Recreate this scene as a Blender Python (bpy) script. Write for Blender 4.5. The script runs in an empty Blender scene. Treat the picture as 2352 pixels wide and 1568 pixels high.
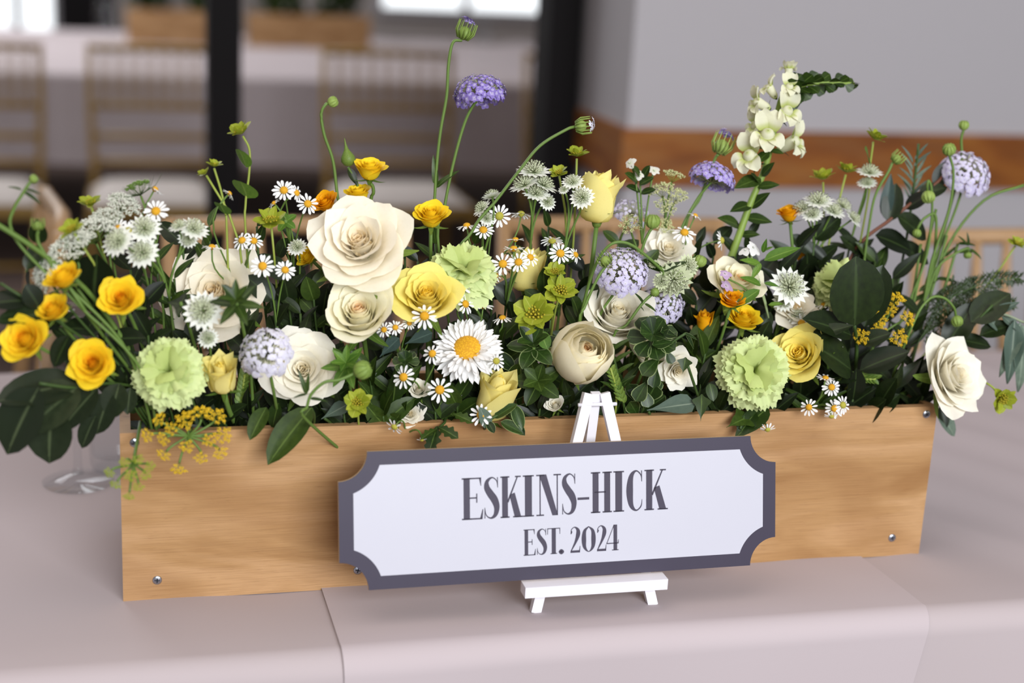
import bpy, math, random
import numpy as np
from mathutils import Vector, Matrix, Quaternion

random.seed(7)
rng = np.random.default_rng(7)
scene = bpy.context.scene
COL = scene.collection

# ------------------------------------------------------------------ camera
# world frame: box front face on y = 0, table top on z = 0, x along the box
YAW, PITCH, ROLL = 0.26178, 0.26505, 0.05076
CAM = Vector((-0.3827, -1.25196, 0.58362))
FOCAL = 52.5
FPX = FOCAL / 36 * 2352
FWD = Vector((math.sin(YAW) * math.cos(PITCH), math.cos(YAW) * math.cos(PITCH), -math.sin(PITCH)))
_r0 = Vector((math.cos(YAW), -math.sin(YAW), 0)); _u0 = _r0.cross(FWD)
RIGHT = _r0 * math.cos(ROLL) + _u0 * math.sin(ROLL)
UP = _u0 * math.cos(ROLL) - _r0 * math.sin(ROLL)
cd = bpy.data.cameras.new('camera'); cam = bpy.data.objects.new('camera', cd); COL.objects.link(cam)
cd.lens = FOCAL; cd.sensor_width = 36; cd.clip_start = 0.05; cd.clip_end = 60
cam.matrix_world = Matrix.Translation(CAM) @ Matrix((RIGHT, UP, -FWD)).transposed().to_4x4()
cd.dof.use_dof = True; cd.dof.focus_distance = 1.375; cd.dof.aperture_fstop = 2.5
scene.camera = cam

# ------------------------------------------------------------------ light and view
vs = scene.view_settings
vs.view_transform = 'Standard'; vs.look = 'None'; vs.gamma = 1.0; vs.use_curve_mapping = False
vs.exposure = 0.2
world = bpy.data.worlds.new('room_light'); scene.world = world; world.use_nodes = True
wb = world.node_tree.nodes['Background']
wb.inputs[0].default_value = (0.93, 0.90, 0.92, 1); wb.inputs[1].default_value = 0.27

def area(name, loc, target, size, sizey, power, color):
    l = bpy.data.lights.new(name, 'AREA'); l.shape = 'RECTANGLE'; l.size = size; l.size_y = sizey
    l.energy = power; l.color = color
    o = bpy.data.objects.new(name, l); COL.objects.link(o); o.location = loc
    o.rotation_euler = (Vector(target) - Vector(loc)).to_track_quat('-Z', 'Y').to_euler()
    return o
area('window_daylight', (0.75, -4.6, 1.85), (0.1, 0.1, 0.15), 3.0, 2.2, 285, (0.92, 0.955, 1.0))
area('ceiling_light', (-0.6, -0.4, 2.4), (0.0, 0.3, 0.0), 1.8, 1.8, 18, (1.0, 0.86, 0.78))
area('hall_window_daylight', (-1.8, 6.0, 2.6), (0.2, 4.6, -0.2), 3.0, 2.0, 130, (0.95, 0.97, 1.0))

# ------------------------------------------------------------------ helpers
def lin(h):
    h = h.lstrip('#'); c = [int(h[i:i + 2], 16) / 255 for i in (0, 2, 4)]
    return tuple(((x + 0.055) / 1.055) ** 2.4 if x > 0.04045 else x / 12.92 for x in c) + (1.0,)

def at(px, py, y):
    """the point of the plane at depth y (behind the box front) that stands at this place of the photograph"""
    d = FWD + RIGHT * ((px - 1176) / FPX) - UP * ((py - 784) / FPX)
    return CAM + d * ((y - CAM.y) / d.y)

def onz(px, py, z):
    d = FWD + RIGHT * ((px - 1176) / FPX) - UP * ((py - 784) / FPX)
    return CAM + d * ((z - CAM.z) / d.z)

def dist(p):
    return (p - CAM).dot(FWD)

def m_per_px(p):
    return dist(p) / FPX

def face(r, u, t):
    """a direction told as right / up / towards the viewer, in world axes"""
    return (RIGHT * r + UP * u - FWD * t).normalized()

def screen(p):
    d = p - CAM; z = d.dot(FWD)
    return 1176 + FPX * d.dot(RIGHT) / z, 784 - FPX * d.dot(UP) / z

class MB:
    """collects vertices and faces for ONE mesh"""
    def __init__(self): self.v = []; self.f = []; self.t = []
    def add(self, v, f, t=None):
        n = len(self.v); self.v += [tuple(p) for p in v]
        self.f += [tuple(i + n for i in q) for q in f]
        self.t += list(t) if t is not None else [(0.5, 0.5, 0.5)] * len(v)
        return self
    def box(self, x0, y0, z0, x1, y1, z1, M=None):
        v = [Vector(p) for p in ((x0,y0,z0),(x1,y0,z0),(x1,y1,z0),(x0,y1,z0),(x0,y0,z1),(x1,y0,z1),(x1,y1,z1),(x0,y1,z1))]
        if M is not None: v = [M @ p for p in v]
        return self.add(v, [(0,3,2,1),(4,5,6,7),(0,1,5,4),(1,2,6,5),(2,3,7,6),(3,0,4,7)])
    def grid(self, fn, nu, nv, closed=False):
        v = []; t = []
        for j in range(nv):
            for i in range(nu):
                p, c = fn(i / (nu - 1) if not closed else i / nu, j / (nv - 1)); v.append(p); t.append(c)
        f = []
        for j in range(nv - 1):
            for i in range(nu if closed else nu - 1):
                a = j * nu + i; b = j * nu + (i + 1) % nu
                f.append((a, b, b + nu, a + nu))
        return self.add(v, f, t)
    def tube(self, pts, r, sides=6, tint=(0.5, 0.5, 0.5)):
        pts = [Vector(p) for p in pts]; n = len(pts)
        rr = r if isinstance(r, (list, tuple)) else [r] * n
        v = []; ref = Vector((0.31, 0.83, 0.46))
        for i, p in enumerate(pts):
            d = (pts[min(i + 1, n - 1)] - pts[max(i - 1, 0)])
            d = d.normalized() if d.length > 1e-9 else Vector((0, 0, 1))
            a = d.cross(ref)
            if a.length < 0.1: a = d.cross(Vector((1, 0, 0)))
            a.normalize(); b = d.cross(a); ref = b.cross(d) * -1 if False else ref
            for k in range(sides):
                w = 2 * math.pi * k / sides
                v.append(p + (a * math.cos(w) + b * math.sin(w)) * rr[i])
        f = []
        for i in range(n - 1):
            for k in range(sides):
                k2 = (k + 1) % sides
                f.append((i * sides + k, i * sides + k2, (i + 1) * sides + k2, (i + 1) * sides + k))
        f.append(tuple(range(sides))[::-1]); f.append(tuple((n - 1) * sides + k for k in range(sides)))
        return self.add(v, f, [tint] * len(v))
    def lathe(self, prof, sides=16, M=None, tint=None):
        v = []; t = []
        for j, (r, z) in enumerate(prof):
            for k in range(sides):
                w = 2 * math.pi * k / sides
                p = Vector((r * math.cos(w), r * math.sin(w), z)); v.append(M @ p if M else p)
                t.append(tint or (j / max(1, len(prof) - 1), 0.5, 0.5))
        f = []
        for j in range(len(prof) - 1):
            for k in range(sides):
                k2 = (k + 1) % sides
                f.append((j * sides + k, j * sides + k2, (j + 1) * sides + k2, (j + 1) * sides + k))
        return self.add(v, f, t)
    def blob(self, c, r, tint=(0.5, 0.5, 0.5)):
        c = Vector(c)
        v = [c + Vector(d) * r for d in ((1,0,0),(-1,0,0),(0,1,0),(0,-1,0),(0,0,1),(0,0,-1))]
        return self.add(v, [(0,2,4),(2,1,4),(1,3,4),(3,0,4),(2,0,5),(1,2,5),(3,1,5),(0,3,5)], [tint] * 6)
    def mesh(self, name, smooth=True):
        me = bpy.data.meshes.new(name); me.from_pydata(self.v, [], self.f); me.update()
        a = me.attributes.new('tint', 'FLOAT_COLOR', 'POINT')
        arr = np.ones((len(self.v), 4), np.float32); arr[:, :3] = np.array(self.t, np.float32)
        a.data.foreach_set('color', arr.ravel())
        if smooth: me.polygons.foreach_set('use_smooth', np.ones(len(me.polygons), bool))
        return me
    def build(self, name, mat, parent=None, smooth=True, M=None):
        return inst(name, self.mesh(name, smooth), mat, parent, M)

def inst(name, me, mat, parent=None, M=None):
    o = bpy.data.objects.new(name, me); COL.objects.link(o)
    if parent is not None: o.parent = parent
    if M is not None: o.matrix_local = M
    if mat is not None:
        if len(me.materials) == 0: me.materials.append(None)
        o.material_slots[0].link = 'OBJECT'; o.material_slots[0].material = mat
    return o

def tag(o, label=None, cat=None, group=None, kind=None):
    if label: o['label'] = label
    if cat: o['category'] = cat
    if group: o['group'] = group
    if kind: o['kind'] = kind
    return o

def empty(name, M=None, label=None, cat=None, group=None):
    o = bpy.data.objects.new(name, None); COL.objects.link(o); o.empty_display_size = 0.01
    if M is not None: o.matrix_world = M
    return tag(o, label, cat, group)

def frame(p, z, spin=0.0, s=1.0):
    z = Vector(z).normalized(); q = z.to_track_quat('Z', 'Y')
    return Matrix.Translation(p) @ q.to_matrix().to_4x4() @ Matrix.Rotation(spin, 4, 'Z') @ Matrix.Scale(s, 4)

def catmull(pts, n=6):
    P = [Vector(p) for p in pts]; P = [P[0] * 2 - P[1]] + P + [P[-1] * 2 - P[-2]]; out = []
    for i in range(1, len(P) - 2):
        for k in range(n):
            t = k / n; a, b, c, d = P[i - 1], P[i], P[i + 1], P[i + 2]
            out.append(0.5 * ((2 * b) + (c - a) * t + (2 * a - 5 * b + 4 * c - d) * t * t + (3 * b - a - 3 * c + d) * t ** 3))
    out.append(P[-2]); return out

def bez(a, b, c, d, n=9):
    return [a * (1 - t) ** 3 + b * 3 * t * (1 - t) ** 2 + c * 3 * t * t * (1 - t) + d * t ** 3 for t in [i / n for i in range(n + 1)]]

def sm(x, a=0.0, b=1.0):
    x = min(1, max(0, (x - a) / (b - a))); return x * x * (3 - 2 * x)

# ------------------------------------------------------------------ materials
class NT:
    def __init__(self, name):
        self.m = bpy.data.materials.new(name); self.m.use_nodes = True
        self.n = self.m.node_tree.nodes; self.l = self.m.node_tree.links
        self.b = self.n['Principled BSDF']; self.out = self.n['Material Output']
    def node(self, t, **k):
        n = self.n.new(t)
        for a, v in k.items(): setattr(n, a, v)
        return n
    def link(self, a, b): self.l.new(a, b)
    def mix(self, a, b, f, mode='MIX'):
        n = self.node('ShaderNodeMix', data_type='RGBA', blend_type=mode)
        for s, v in ((n.inputs[0], f), (n.inputs[6], a), (n.inputs[7], b)):
            if hasattr(v, 'links'): self.link(v, s)
            else: s.default_value = v
        return n.outputs[2]
    def ramp(self, f, stops):
        n = self.node('ShaderNodeValToRGB'); e = n.color_ramp.elements
        while len(e) < len(stops): e.new(0.5)
        for q, (p, c) in zip(e, stops): q.position = p; q.color = c
        self.link(f, n.inputs[0]); return n.outputs[0]
    def noise(self, scale, detail=3, mapping=None, coord='Object', dist=0.0):
        tc = self.node('ShaderNodeTexCoord'); mp = self.node('ShaderNodeMapping')
        self.link(tc.outputs[coord], mp.inputs[0])
        if mapping: mp.inputs['Scale'].default_value = mapping
        n = self.node('ShaderNodeTexNoise'); n.inputs['Scale'].default_value = scale; n.inputs['Detail'].default_value = detail
        n.inputs['Distortion'].default_value = dist
        self.link(mp.outputs[0], n.inputs[0]); return n.outputs[0]
    def bump(self, h, strength, distance=0.001):
        n = self.node('ShaderNodeBump'); n.inputs['Strength'].default_value = strength; n.inputs['Distance'].default_value = distance
        self.link(h, n.inputs['Height']); self.link(n.outputs[0], self.b.inputs['Normal'])
    def thin(self, col, f):
        t = self.node('ShaderNodeBsdfTranslucent'); self.link(col, t.inputs[0]) if hasattr(col, 'links') else None
        m = self.node('ShaderNodeMixShader'); m.inputs[0].default_value = f
        self.link(self.b.outputs[0], m.inputs[1]); self.link(t.outputs[0], m.inputs[2]); self.link(m.outputs[0], self.out.inputs[0])
    def tint(self):
        a = self.node('ShaderNodeAttribute', attribute_name='tint'); s = self.node('ShaderNodeSeparateColor')
        self.link(a.outputs['Color'], s.inputs[0]); return s.outputs

MATS = {}
def plain(name, col, rough=0.6, metal=0.0, spec=0.4, var=0.9):
    if name in MATS: return MATS[name]
    t = NT(name); n = t.noise(40, 3)
    c = lin(col); d = tuple(x * var for x in c[:3]) + (1,)
    t.link(t.mix(d, c, n), t.b.inputs['Base Color'])
    t.b.inputs['Roughness'].default_value = rough; t.b.inputs['Metallic'].default_value = metal
    t.b.inputs['Specular IOR Level'].default_value = spec
    MATS[name] = t.m; return t.m

def petal_mat(name, inner, outer, base=None, thin=0.34):
    """pigment: heart petals `inner`, guard petals `outer`, the claw of every petal `base`"""
    if name in MATS: return MATS[name]
    t = NT(name); a = t.tint()
    c = t.ramp(a[1], [(0.0, lin(inner)), (0.45, lin(outer))])
    if base:
        v = t.ramp(a[0], [(0.0, (0.9, 0.9, 0.9, 1)), (0.38, (0, 0, 0, 1))])
        c = t.mix(c, lin(base), v)
    n = t.noise(18, 3); c = t.mix(c, (0.93, 0.92, 0.86, 1), t.ramp(n, [(0.5, (0, 0, 0, 1)), (0.8, (0.5, 0.5, 0.5, 1))]), 'MULTIPLY')
    t.link(c, t.b.inputs['Base Color']); t.b.inputs['Roughness'].default_value = 0.62
    t.b.inputs['Specular IOR Level'].default_value = 0.25
    t.thin(c, thin); MATS[name] = t.m; return t.m

def leaf_mat(name, dark, light, vein, rough=0.42, edge=None, thin=0.18):
    if name in MATS: return MATS[name]
    t = NT(name); a = t.tint()
    oi = t.node('ShaderNodeObjectInfo')
    c = t.mix(lin(dark), lin(light), oi.outputs['Random'])
    n = t.noise(9, 4); c = t.mix(c, lin(dark), t.ramp(n, [(0.35, (0, 0, 0, 1)), (0.75, (0.7, 0.7, 0.7, 1))]))
    c = t.mix(c, lin(vein), t.ramp(a[0], [(0.0, (0.75, 0.75, 0.75, 1)), (0.1, (0, 0, 0, 1))]))
    if edge: c = t.mix(c, lin(edge), t.ramp(a[0], [(0.86, (0, 0, 0, 1)), (1.0, (0.8, 0.8, 0.8, 1))]))
    t.link(c, t.b.inputs['Base Color']); t.b.inputs['Roughness'].default_value = rough
    t.b.inputs['Specular IOR Level'].default_value = 0.35
    t.thin(c, thin); MATS[name] = t.m; return t.m

def wood_mat(name, c0, c1, c2, sc=(0.9, 1, 14)):
    t = NT(name)
    big = t.noise(4.2, 3, (sc[0], 1.0, sc[2] * 0.28), dist=1.6)
    c = t.ramp(big, [(0.28, lin(c0)), (0.46, lin(c1)), (0.60, lin(c2)), (0.72, lin(c1)), (0.8, lin(c0))])
    wv = t.node('ShaderNodeTexWave'); wv.inputs['Scale'].default_value = 1.5; wv.inputs['Distortion'].default_value = 7.0; wv.inputs['Detail'].default_value = 3.0; wv.inputs['Detail Scale'].default_value = 1.3
    tc = t.node('ShaderNodeTexCoord'); mp = t.node('ShaderNodeMapping'); mp.inputs['Rotation'].default_value = (0, 0.45, 0); mp.inputs['Scale'].default_value = (0.9, 1, 3.4); mp.inputs['Location'].default_value = (0.37, 0, 0.2)
    t.link(tc.outputs['Object'], mp.inputs[0]); t.link(mp.outputs[0], wv.inputs[0])
    c = t.mix(c, lin('#8a5f36'), t.ramp(wv.outputs['Fac'], [(0.55, (0, 0, 0, 1)), (0.9, (0.27, 0.27, 0.27, 1))]))
    gr = t.noise(26, 6, (sc[0] * 0.9, 1.0, sc[2] * 3.6))
    c = t.mix(c, lin('#6e4a28'), t.ramp(gr, [(0.42, (0, 0, 0, 1)), (0.72, (0.34, 0.34, 0.34, 1))]))
    por = t.noise(120, 2, (sc[0] * 0.7, 1.0, sc[2]))
    c = t.mix(c, lin('#5c3a1c'), t.ramp(por, [(0.62, (0, 0, 0, 1)), (0.75, (0.35, 0.35, 0.35, 1))]))
    t.link(c, t.b.inputs['Base Color']); t.b.inputs['Roughness'].default_value = 0.55
    t.b.inputs['Specular IOR Level'].default_value = 0.3
    t.bump(gr, 0.15, 0.0006); MATS[name] = t.m; return t.m

def cloth_mat(name, col):
    t = NT(name); n = t.noise(3, 2)
    t.link(t.mix(lin(col), tuple(x * 0.93 for x in lin(col)[:3]) + (1,), n), t.b.inputs['Base Color'])
    t.b.inputs['Roughness'].default_value = 0.85; t.b.inputs['Specular IOR Level'].default_value = 0.15
    tc = t.node('ShaderNodeTexCoord'); w = t.node('ShaderNodeTexNoise'); w.inputs['Scale'].default_value = 900
    t.link(tc.outputs['Object'], w.inputs[0]); t.bump(w.outputs[0], 0.08, 0.0004); MATS[name] = t.m; return t.m

STEM = plain('green_stem', '#5f7a34', 0.55)
STEM_D = plain('dark_green_stem', '#39501f', 0.55)
STEM_Y = plain('yellow_green_stem', '#93a043', 0.55)
STEM_R = plain('reddish_stem', '#6b3a22', 0.55)
SEPAL = leaf_mat('sepal_green', '#4e6a26', '#7f9440', '#8fa650', 0.5)
LEAF = {
    'deep': leaf_mat('deep_green_leaf', '#10190a', '#243312', '#3d4f28', 0.40),
    'mid': leaf_mat('mid_green_leaf', '#1f320c', '#3d5219', '#627a36', 0.42),
    'fresh': leaf_mat('fresh_green_leaf', '#436a1e', '#6e9034', '#8caa4c', 0.48, thin=0.3),
    'edged': leaf_mat('pale_edged_leaf', '#182a0d', '#344c1c', '#4c6630', 0.36, edge='#a9bb7c'),
    'grey': leaf_mat('grey_green_leaf', '#4a5c50', '#71806f', '#93a08c', 0.55),
    'blue': leaf_mat('blue_grey_leaf', '#31433f', '#4a5d57', '#5f736a', 0.5),
    'olive': leaf_mat('olive_dark_leaf', '#1d2716', '#37412a', '#5d6a48', 0.45),
}
# ------------------------------------------------------------------ the setting
def struct(name, mb, mat, smooth=False):
    return tag(mb.build(name, mat, None, smooth), kind='structure')
WALL = plain('painted_wall', '#aeaaad', 0.8, spec=0.15, var=0.97)
FARWALL = plain('far_painted_wall', '#b3aaa6', 0.8, spec=0.15)
CARPET = plain('dark_carpet', '#5f504a', 0.95, spec=0.05)
FRAME = plain('dark_door_frame', '#0b0708', 0.7, spec=0.15)
RAILW = wood_mat('dado_wood', '#6a370c', '#824812', '#925a1e', (0.7, 1, 10))
FLOOR = -0.75
floor = struct('floor', MB().box(-7, -4, FLOOR - 0.05, 7, 12, FLOOR), CARPET)
WX, WY = 0.668, 1.8
wall = struct('wall_right', MB().box(WX, WY, FLOOR, 5, WY + 0.42, 2.2), WALL)
rt, rb = 0.197, 0.072
r = MB().box(WX - 0.014, WY - 0.014, rb, 5, WY, rt).box(WX - 0.014, WY, rb, WX, WY + 0.42, rt)
tag(r.build('trim_1', RAILW, None, False), kind='structure', label='brown wooden dado rail along the pale wall')
px = 0.578
tag(MB().box(px, 2.14, FLOOR, px + 0.078, 2.26, 2.2).build('trim_2', FRAME, None, False), kind='structure', label='dark door post beside the wall corner')
px = -0.198
tag(MB().box(px, 2.14, FLOOR, px + 0.073, 2.26, 2.2).build('trim_3', FRAME, None, False), kind='structure', label='dark door post on the left')
# far wall with two lit windows
FY = 9.6
wf = MB()
wins = []
a, b = at(-60, 95, FY), at(128, -400, FY); wins.append((a.x, b.x, a.z, min(b.z, 1.9)))
a, b = at(860, 22, FY), at(1300, -400, FY); wins.append((a.x, b.x, a.z, min(b.z, 1.9)))
xs = sorted({-6.0, 6.0} | {w for q in wins for w in q[:2]})
for x0, x1 in zip(xs[:-1], xs[1:]):
    w = [q for q in wins if abs(q[0] - x0) < 1e-6]
    if w: wf.box(x0, FY, FLOOR, x1, FY + 0.2, w[0][2]); wf.box(x0, FY, w[0][3], x1, FY + 0.2, 2.3)
    else: wf.box(x0, FY, FLOOR, x1, FY + 0.2, 2.3)
struct('wall_back', wf, FARWALL)
t = NT('window_daylight_glass'); e = t.node('ShaderNodeEmission'); e.inputs[0].default_value = (0.93, 0.97, 1, 1); e.inputs[1].default_value = 1.5
t.link(e.outputs[0], t.out.inputs[0]); SKYGLASS = t.m
for k, (x0, x1, z0, z1) in enumerate(wins):
    fr = MB().box(x0, FY - 0.02, z0, x0 + 0.06, FY + 0.1, z1).box(x1 - 0.06, FY - 0.02, z0, x1, FY + 0.1, z1)
    fr.box(x0, FY - 0.05, z0 - 0.03, x1, FY + 0.1, z0 + 0.02).box((x0 + x1) / 2 - 0.03, FY - 0.01, z0, (x0 + x1) / 2 + 0.03, FY + 0.08, z1)
    w = tag(fr.build('window_%d' % (k + 1), WALL, None, False), kind='structure')
    for s in (0, 1):
        xa = x0 + 0.06 if s == 0 else (x0 + x1) / 2 + 0.03; xb = (x0 + x1) / 2 - 0.03 if s == 0 else x1 - 0.06
        MB().box(xa, FY + 0.04, z0 + 0.02, xb, FY + 0.05, z1).build('pane', SKYGLASS, w, False)

# ------------------------------------------------------------------ tables and cloths
CLOTH = cloth_mat('white_linen', '#b4a8a9')
CLOTH2 = cloth_mat('white_linen_overlay', '#b9adaf')
def table(name, x0, x1, y0, y1, label):
    o = empty(name, Matrix.Translation(((x0 + x1) / 2, (y0 + y1) / 2, FLOOR)), label, 'table')
    cx, cy = (x0 + x1) / 2, (y0 + y1) / 2
    tw = plain('table_timber', '#8a6a48', 0.6)
    MB().box(x0 - cx, y0 - cy, 0.715, x1 - cx, y1 - cy, 0.744).build('tabletop', tw, o, False)
    for sx in (x0 + 0.1, x1 - 0.1):
        for sy in (y0 + 0.08, y1 - 0.08):
            MB().tube([(sx - cx, sy - cy, 0.0), (sx - cx, sy - cy, 0.715)], 0.02, 8).build('leg', plain('table_leg_metal', '#55504e', 0.4, 0.6), o)
    return o
def drape(s, y0, drop):
    """profile of a cloth over the near edge: arc length s from the edge"""
    R = 0.022
    q = R * math.pi / 2
    if s <= 0: return y0 + R - s, 0.0
    if s < q:
        a = s / R; return y0 + R - R * math.sin(a), -R + R * math.cos(a)
    return y0, -R - (s - q)
EDGE = -0.132
def cloth_sheet(x0, x1, nx, back, drop, lift, left=None, right=None, wr=1.0, y0=EDGE):
    S = [-(back - y0 - 0.022) + (back - y0 - 0.022) * k / 22 for k in range(23)] + [0.004 * k for k in range(1, 10)] + [0.036 + (drop - 0.036) * k / 14 for k in range(1, 15)]
    mb = MB(); v = []
    for s in S:
        yy, zz = drape(s, y0 - lift, drop)
        for i in range(nx + 1):
            u = i / nx
            xa = x0 if left is None else left(s); xb = x1 if right is None else right(s)
            x = xa + (xb - xa) * u
            z = zz + lift; y = yy
            if s <= 0:
                z += wr * 0.0011 * (math.sin(x * 21 + yy * 13) * math.sin(x * 7 - yy * 17 + 1) + 0.4 * math.sin(x * 53 + yy * 31)) * min(1, abs(s) * 12)
                z += wr * 0.0022 * sm(x, 0.30, 0.42) * min(1, abs(s) * 8) * (math.sin((x * 0.86 + yy * 0.5) * 62) ** 3 + 0.5 * math.sin((x * 0.8 + yy * 0.62) * 111 + 1))
            else:
                w = min(1, s * 5)
                y += wr * w * (0.006 * math.sin(x * 8 + 0.5 + s * 1.5) + 0.004 * math.sin(x * 19 + 2 + s * 2) )
            v.append((x, y, z))
    n = nx + 1
    f = [(j * n + i, (j + 1) * n + i, (j + 1) * n + i + 1, j * n + i + 1) for j in range(len(S) - 1) for i in range(nx)]
    mb.add(v, f); return mb
table('dining_table', -1.25, 1.6, EDGE + 0.012, 0.70, 'long dining table hidden under the white cloth with the flower box')
o = cloth_sheet(-1.3, 1.65, 130, 0.715, 0.45, 0.0).build('tablecloth', CLOTH)
tag(o, 'white linen tablecloth spread under the wooden flower box', 'tablecloth')
# the second cloth: its edges at the photograph's seams
pL = onz(775, 1352, 0.002); pLe = onz(822, 1500, 0.0)
pR0 = onz(1985, 1278, 0.002); pR = onz(2122, 1392, 0.0)
def leftline(s):
    return -0.215 + 0.012 * (s + 0.1) if s <= 0 else -0.2135 + 0.02 * s
def rightline(s):
    return (0.331 - (-s) * 0.05) if s <= 0 else 0.333 - 0.16 * s
o = cloth_sheet(0, 0, 60, 0.712, 0.43, 0.0022, leftline, rightline, 0.9).build('overlay_cloth', CLOTH2)
tag(o, 'second white cloth folded over the table edge below the name sign', 'tablecloth')

table('dining_table', -2.6, 2.4, 4.72, 6.9, 'far dining table covered in white behind the dark posts')
o = cloth_sheet(-2.65, 2.45, 60, 6.95, 0.36, 0.0, y0=4.7, wr=3).build('tablecloth', CLOTH)
tag(o, 'white tablecloth on the far table beyond the dark posts', 'tablecloth')

# ------------------------------------------------------------------ chairs
def chair(x0, x1, ytop, mat, cush, label, group, ztop=0.17, M=None):
    w = x1 - x0; cx = (x0 + x1) / 2
    o = empty('banquet_chair', M or Matrix.Translation((cx, ytop - 0.28, FLOOR)), label, 'chair', group)
    H = ztop - FLOOR; sz = 0.45
    def back(z): return 0.28 - (H - z) * 0.16 if z > sz else 0.28 - (H - sz) * 0.16
    h = w / 2
    for s in (-1, 1):
        MB().tube([(s * h * 0.98, back(sz) + 0.06, 0), (s * h * 0.96, back(sz), sz), (s * h, back(0.7), 0.7), (s * h, back(H), H + 0.012)], [0.011, 0.013, 0.012, 0.011], 8).build('back_post', mat, o)
        MB().tube([(s * h, -0.18, 0), (s * h, -0.17, sz - 0.02)], [0.01, 0.014], 8).build('leg', mat, o)
    def rail(z, r): MB().tube([(-h, back(z), z), (0, back(z) + 0.012, z), (h, back(z), z)], r, 8).build('rail', mat, o)
    rail(H, 0.013); rail(H - 0.19, 0.011); rail(H - 0.29, 0.011); rail(H - 0.375, 0.011)
    n = 8
    for k in range(1, n):
        x = -h + w * k / n; z0, z1 = H - 0.19, H
        MB().tube([(x, back(z0), z0), (x, back(z0 + 0.06), z0 + 0.06), (x, back(z1 - 0.06), z1 - 0.06), (x, back(z1), z1)], [0.006, 0.009, 0.009, 0.006], 6).build('spindle', mat, o)
    MB().box(-h - 0.01, -0.19, sz - 0.035, h + 0.01, back(sz), sz).build('seat', mat, o, False)
    for z, y in ((0.16, -0.175), (0.26, -0.175)):
        MB().tube([(-h, y, z), (h, y, z)], 0.009, 6).build('stretcher', mat, o)
    def cu(u, v):
        x = (u - 0.5) * 2; y = (v - 0.5) * 2
        q = (1 - abs(x) ** 6) * (1 - abs(y) ** 6)
        return (x * h * 0.98, -0.17 + (v * (back(sz) + 0.15)), sz + 0.004 + 0.04 * q ** 0.5), (0.5, 0.5, 0.5)
    MB().grid(cu, 11, 11).build('cushion', cush, o)
    return o
PALEW = plain('limed_chair_wood', '#ab8860', 0.5)
GOLDW = plain('gilt_chair_wood', '#876829', 0.45)
CUSH = plain('ivory_cushion', '#c9bfb8', 0.8)
def nearchair(pa, pb, py, y, label):
    a, b = at(pa, py, y), at(pb, py, y); chair(a.x, b.x, y, PALEW, CUSH, label, 'pale chairs behind the flower table', a.z)
a = at(122, 506, 0.93)
chair(-0.18, 0.18, 0.9, PALEW, CUSH, 'pale wooden chair seen edge-on behind the lacy white flowers', 'pale chairs behind the flower table', a.z, Matrix.Translation((a.x - 0.28, 0.93, FLOOR)) @ Matrix.Rotation(math.radians(-84), 4, 'Z'))
nearchair(388, 925, 520, 0.86, 'pale wooden chair behind the huge white rose')
nearchair(1158, 1650, 518, 0.86, 'pale wooden chair behind the pale yellow rosebud')
nearchair(2108, 2640, 545, 0.80, 'pale wooden spindle-back chair at the right edge before the wall')
def farchair(pa, pb, py, y, label):
    a, b = at(pa, py, y), at(pb, py, y); chair(a.x, b.x, y, GOLDW, CUSH, label, 'gold chairs by the far table', a.z)
farchair(-190, 90, 100, 4.0, 'gold spindle-back chair cut off by the left picture edge')
farchair(205, 478, 108, 4.0, 'gold spindle-back chair just left of the left dark post')
farchair(745, 1035, 118, 4.0, 'gold spindle-back chair between the two dark posts')
farchair(1210, 1480, 128, 4.0, 'gold chair mostly hidden behind the right dark post')

# ------------------------------------------------------------------ far table dressing
PLY = wood_mat('plywood_box', '#966d42', '#ac8457', '#ba9267')
def planter(name, M, L, D, H, mat, label, cat='planter', screws=(), th=0.009):
    o = empty(name, M, label, cat); h = L / 2
    MB().box(-h, 0, 0, h, th, H).build('front_panel', mat, o, False)
    MB().box(-h, D - th, 0, h, D, H).build('back_panel', mat, o, False)
    MB().box(-h, th, 0, -h + th, D - th, H).build('end_panel', mat, o, False)
    MB().box(h - th, th, 0, h, D - th, H).build('end_panel', mat, o, False)
    MB().box(-h + th, th, 0, h - th, D - th, th).build('base_panel', mat, o, False)
    return o
def bush(name, c, rx, ry, rz, n, mat, label, cat):
    o = empty(name, Matrix.Translation(c), label, cat)
    MB().tube([(0, 0, -rz * 0.8), (0, 0, rz * 0.5)], 0.006, 6).build('stem', STEM_D, o)
    mb = MB()
    for k in range(n):
        d = Vector(rng.normal(size=3)); d.normalize(); p = Vector((d.x * rx, d.y * ry, d.z * rz)) * (0.4 + 0.6 * random.random())
        a = Vector(rng.normal(size=3)).normalized() * 0.05; b = a.cross(d).normalized() * 0.022
        mb.add([p - a, p + b, p + a, p - b], [(0, 1, 2, 3)])
    tag(mb.build('foliage', mat, o, False), kind='stuff'); return o
YB = 6.2
for (pa, pb, lab, gl) in ((292, 520, 'small wooden box of greenery on the far table left of the dark post', 'green leaves in the far box left of the dark post'),
                          (572, 850, 'wooden box on the far table between the dark posts', 'green leaves spilling from the far box between the posts')):
    a, b = at(pa, 108, YB), at(pb, 108, YB)
    planter('planter_box', Matrix.Translation(((a.x + b.x) / 2, YB, 0.0)), b.x - a.x, 0.15, 0.16, PLY, lab)
    for q in (0.25, 0.75):
        c = a.lerp(b, q); 
        bush('box_greenery', (c.x, YB + 0.07, 0.25), (b.x - a.x) * 0.22, 0.09, 0.12, 90, LEAF['mid'], gl + (', left half' if q < 0.5 else ', right half'), 'greenery')
tag(MB().box(0, 0, 0, 0.34, 0.06, 2.6).build('trim_4', FRAME, None, False, Matrix.Translation((at(135, 60, 8.4).x, 8.4, FLOOR))), kind='structure')
GLASS = None
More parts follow.
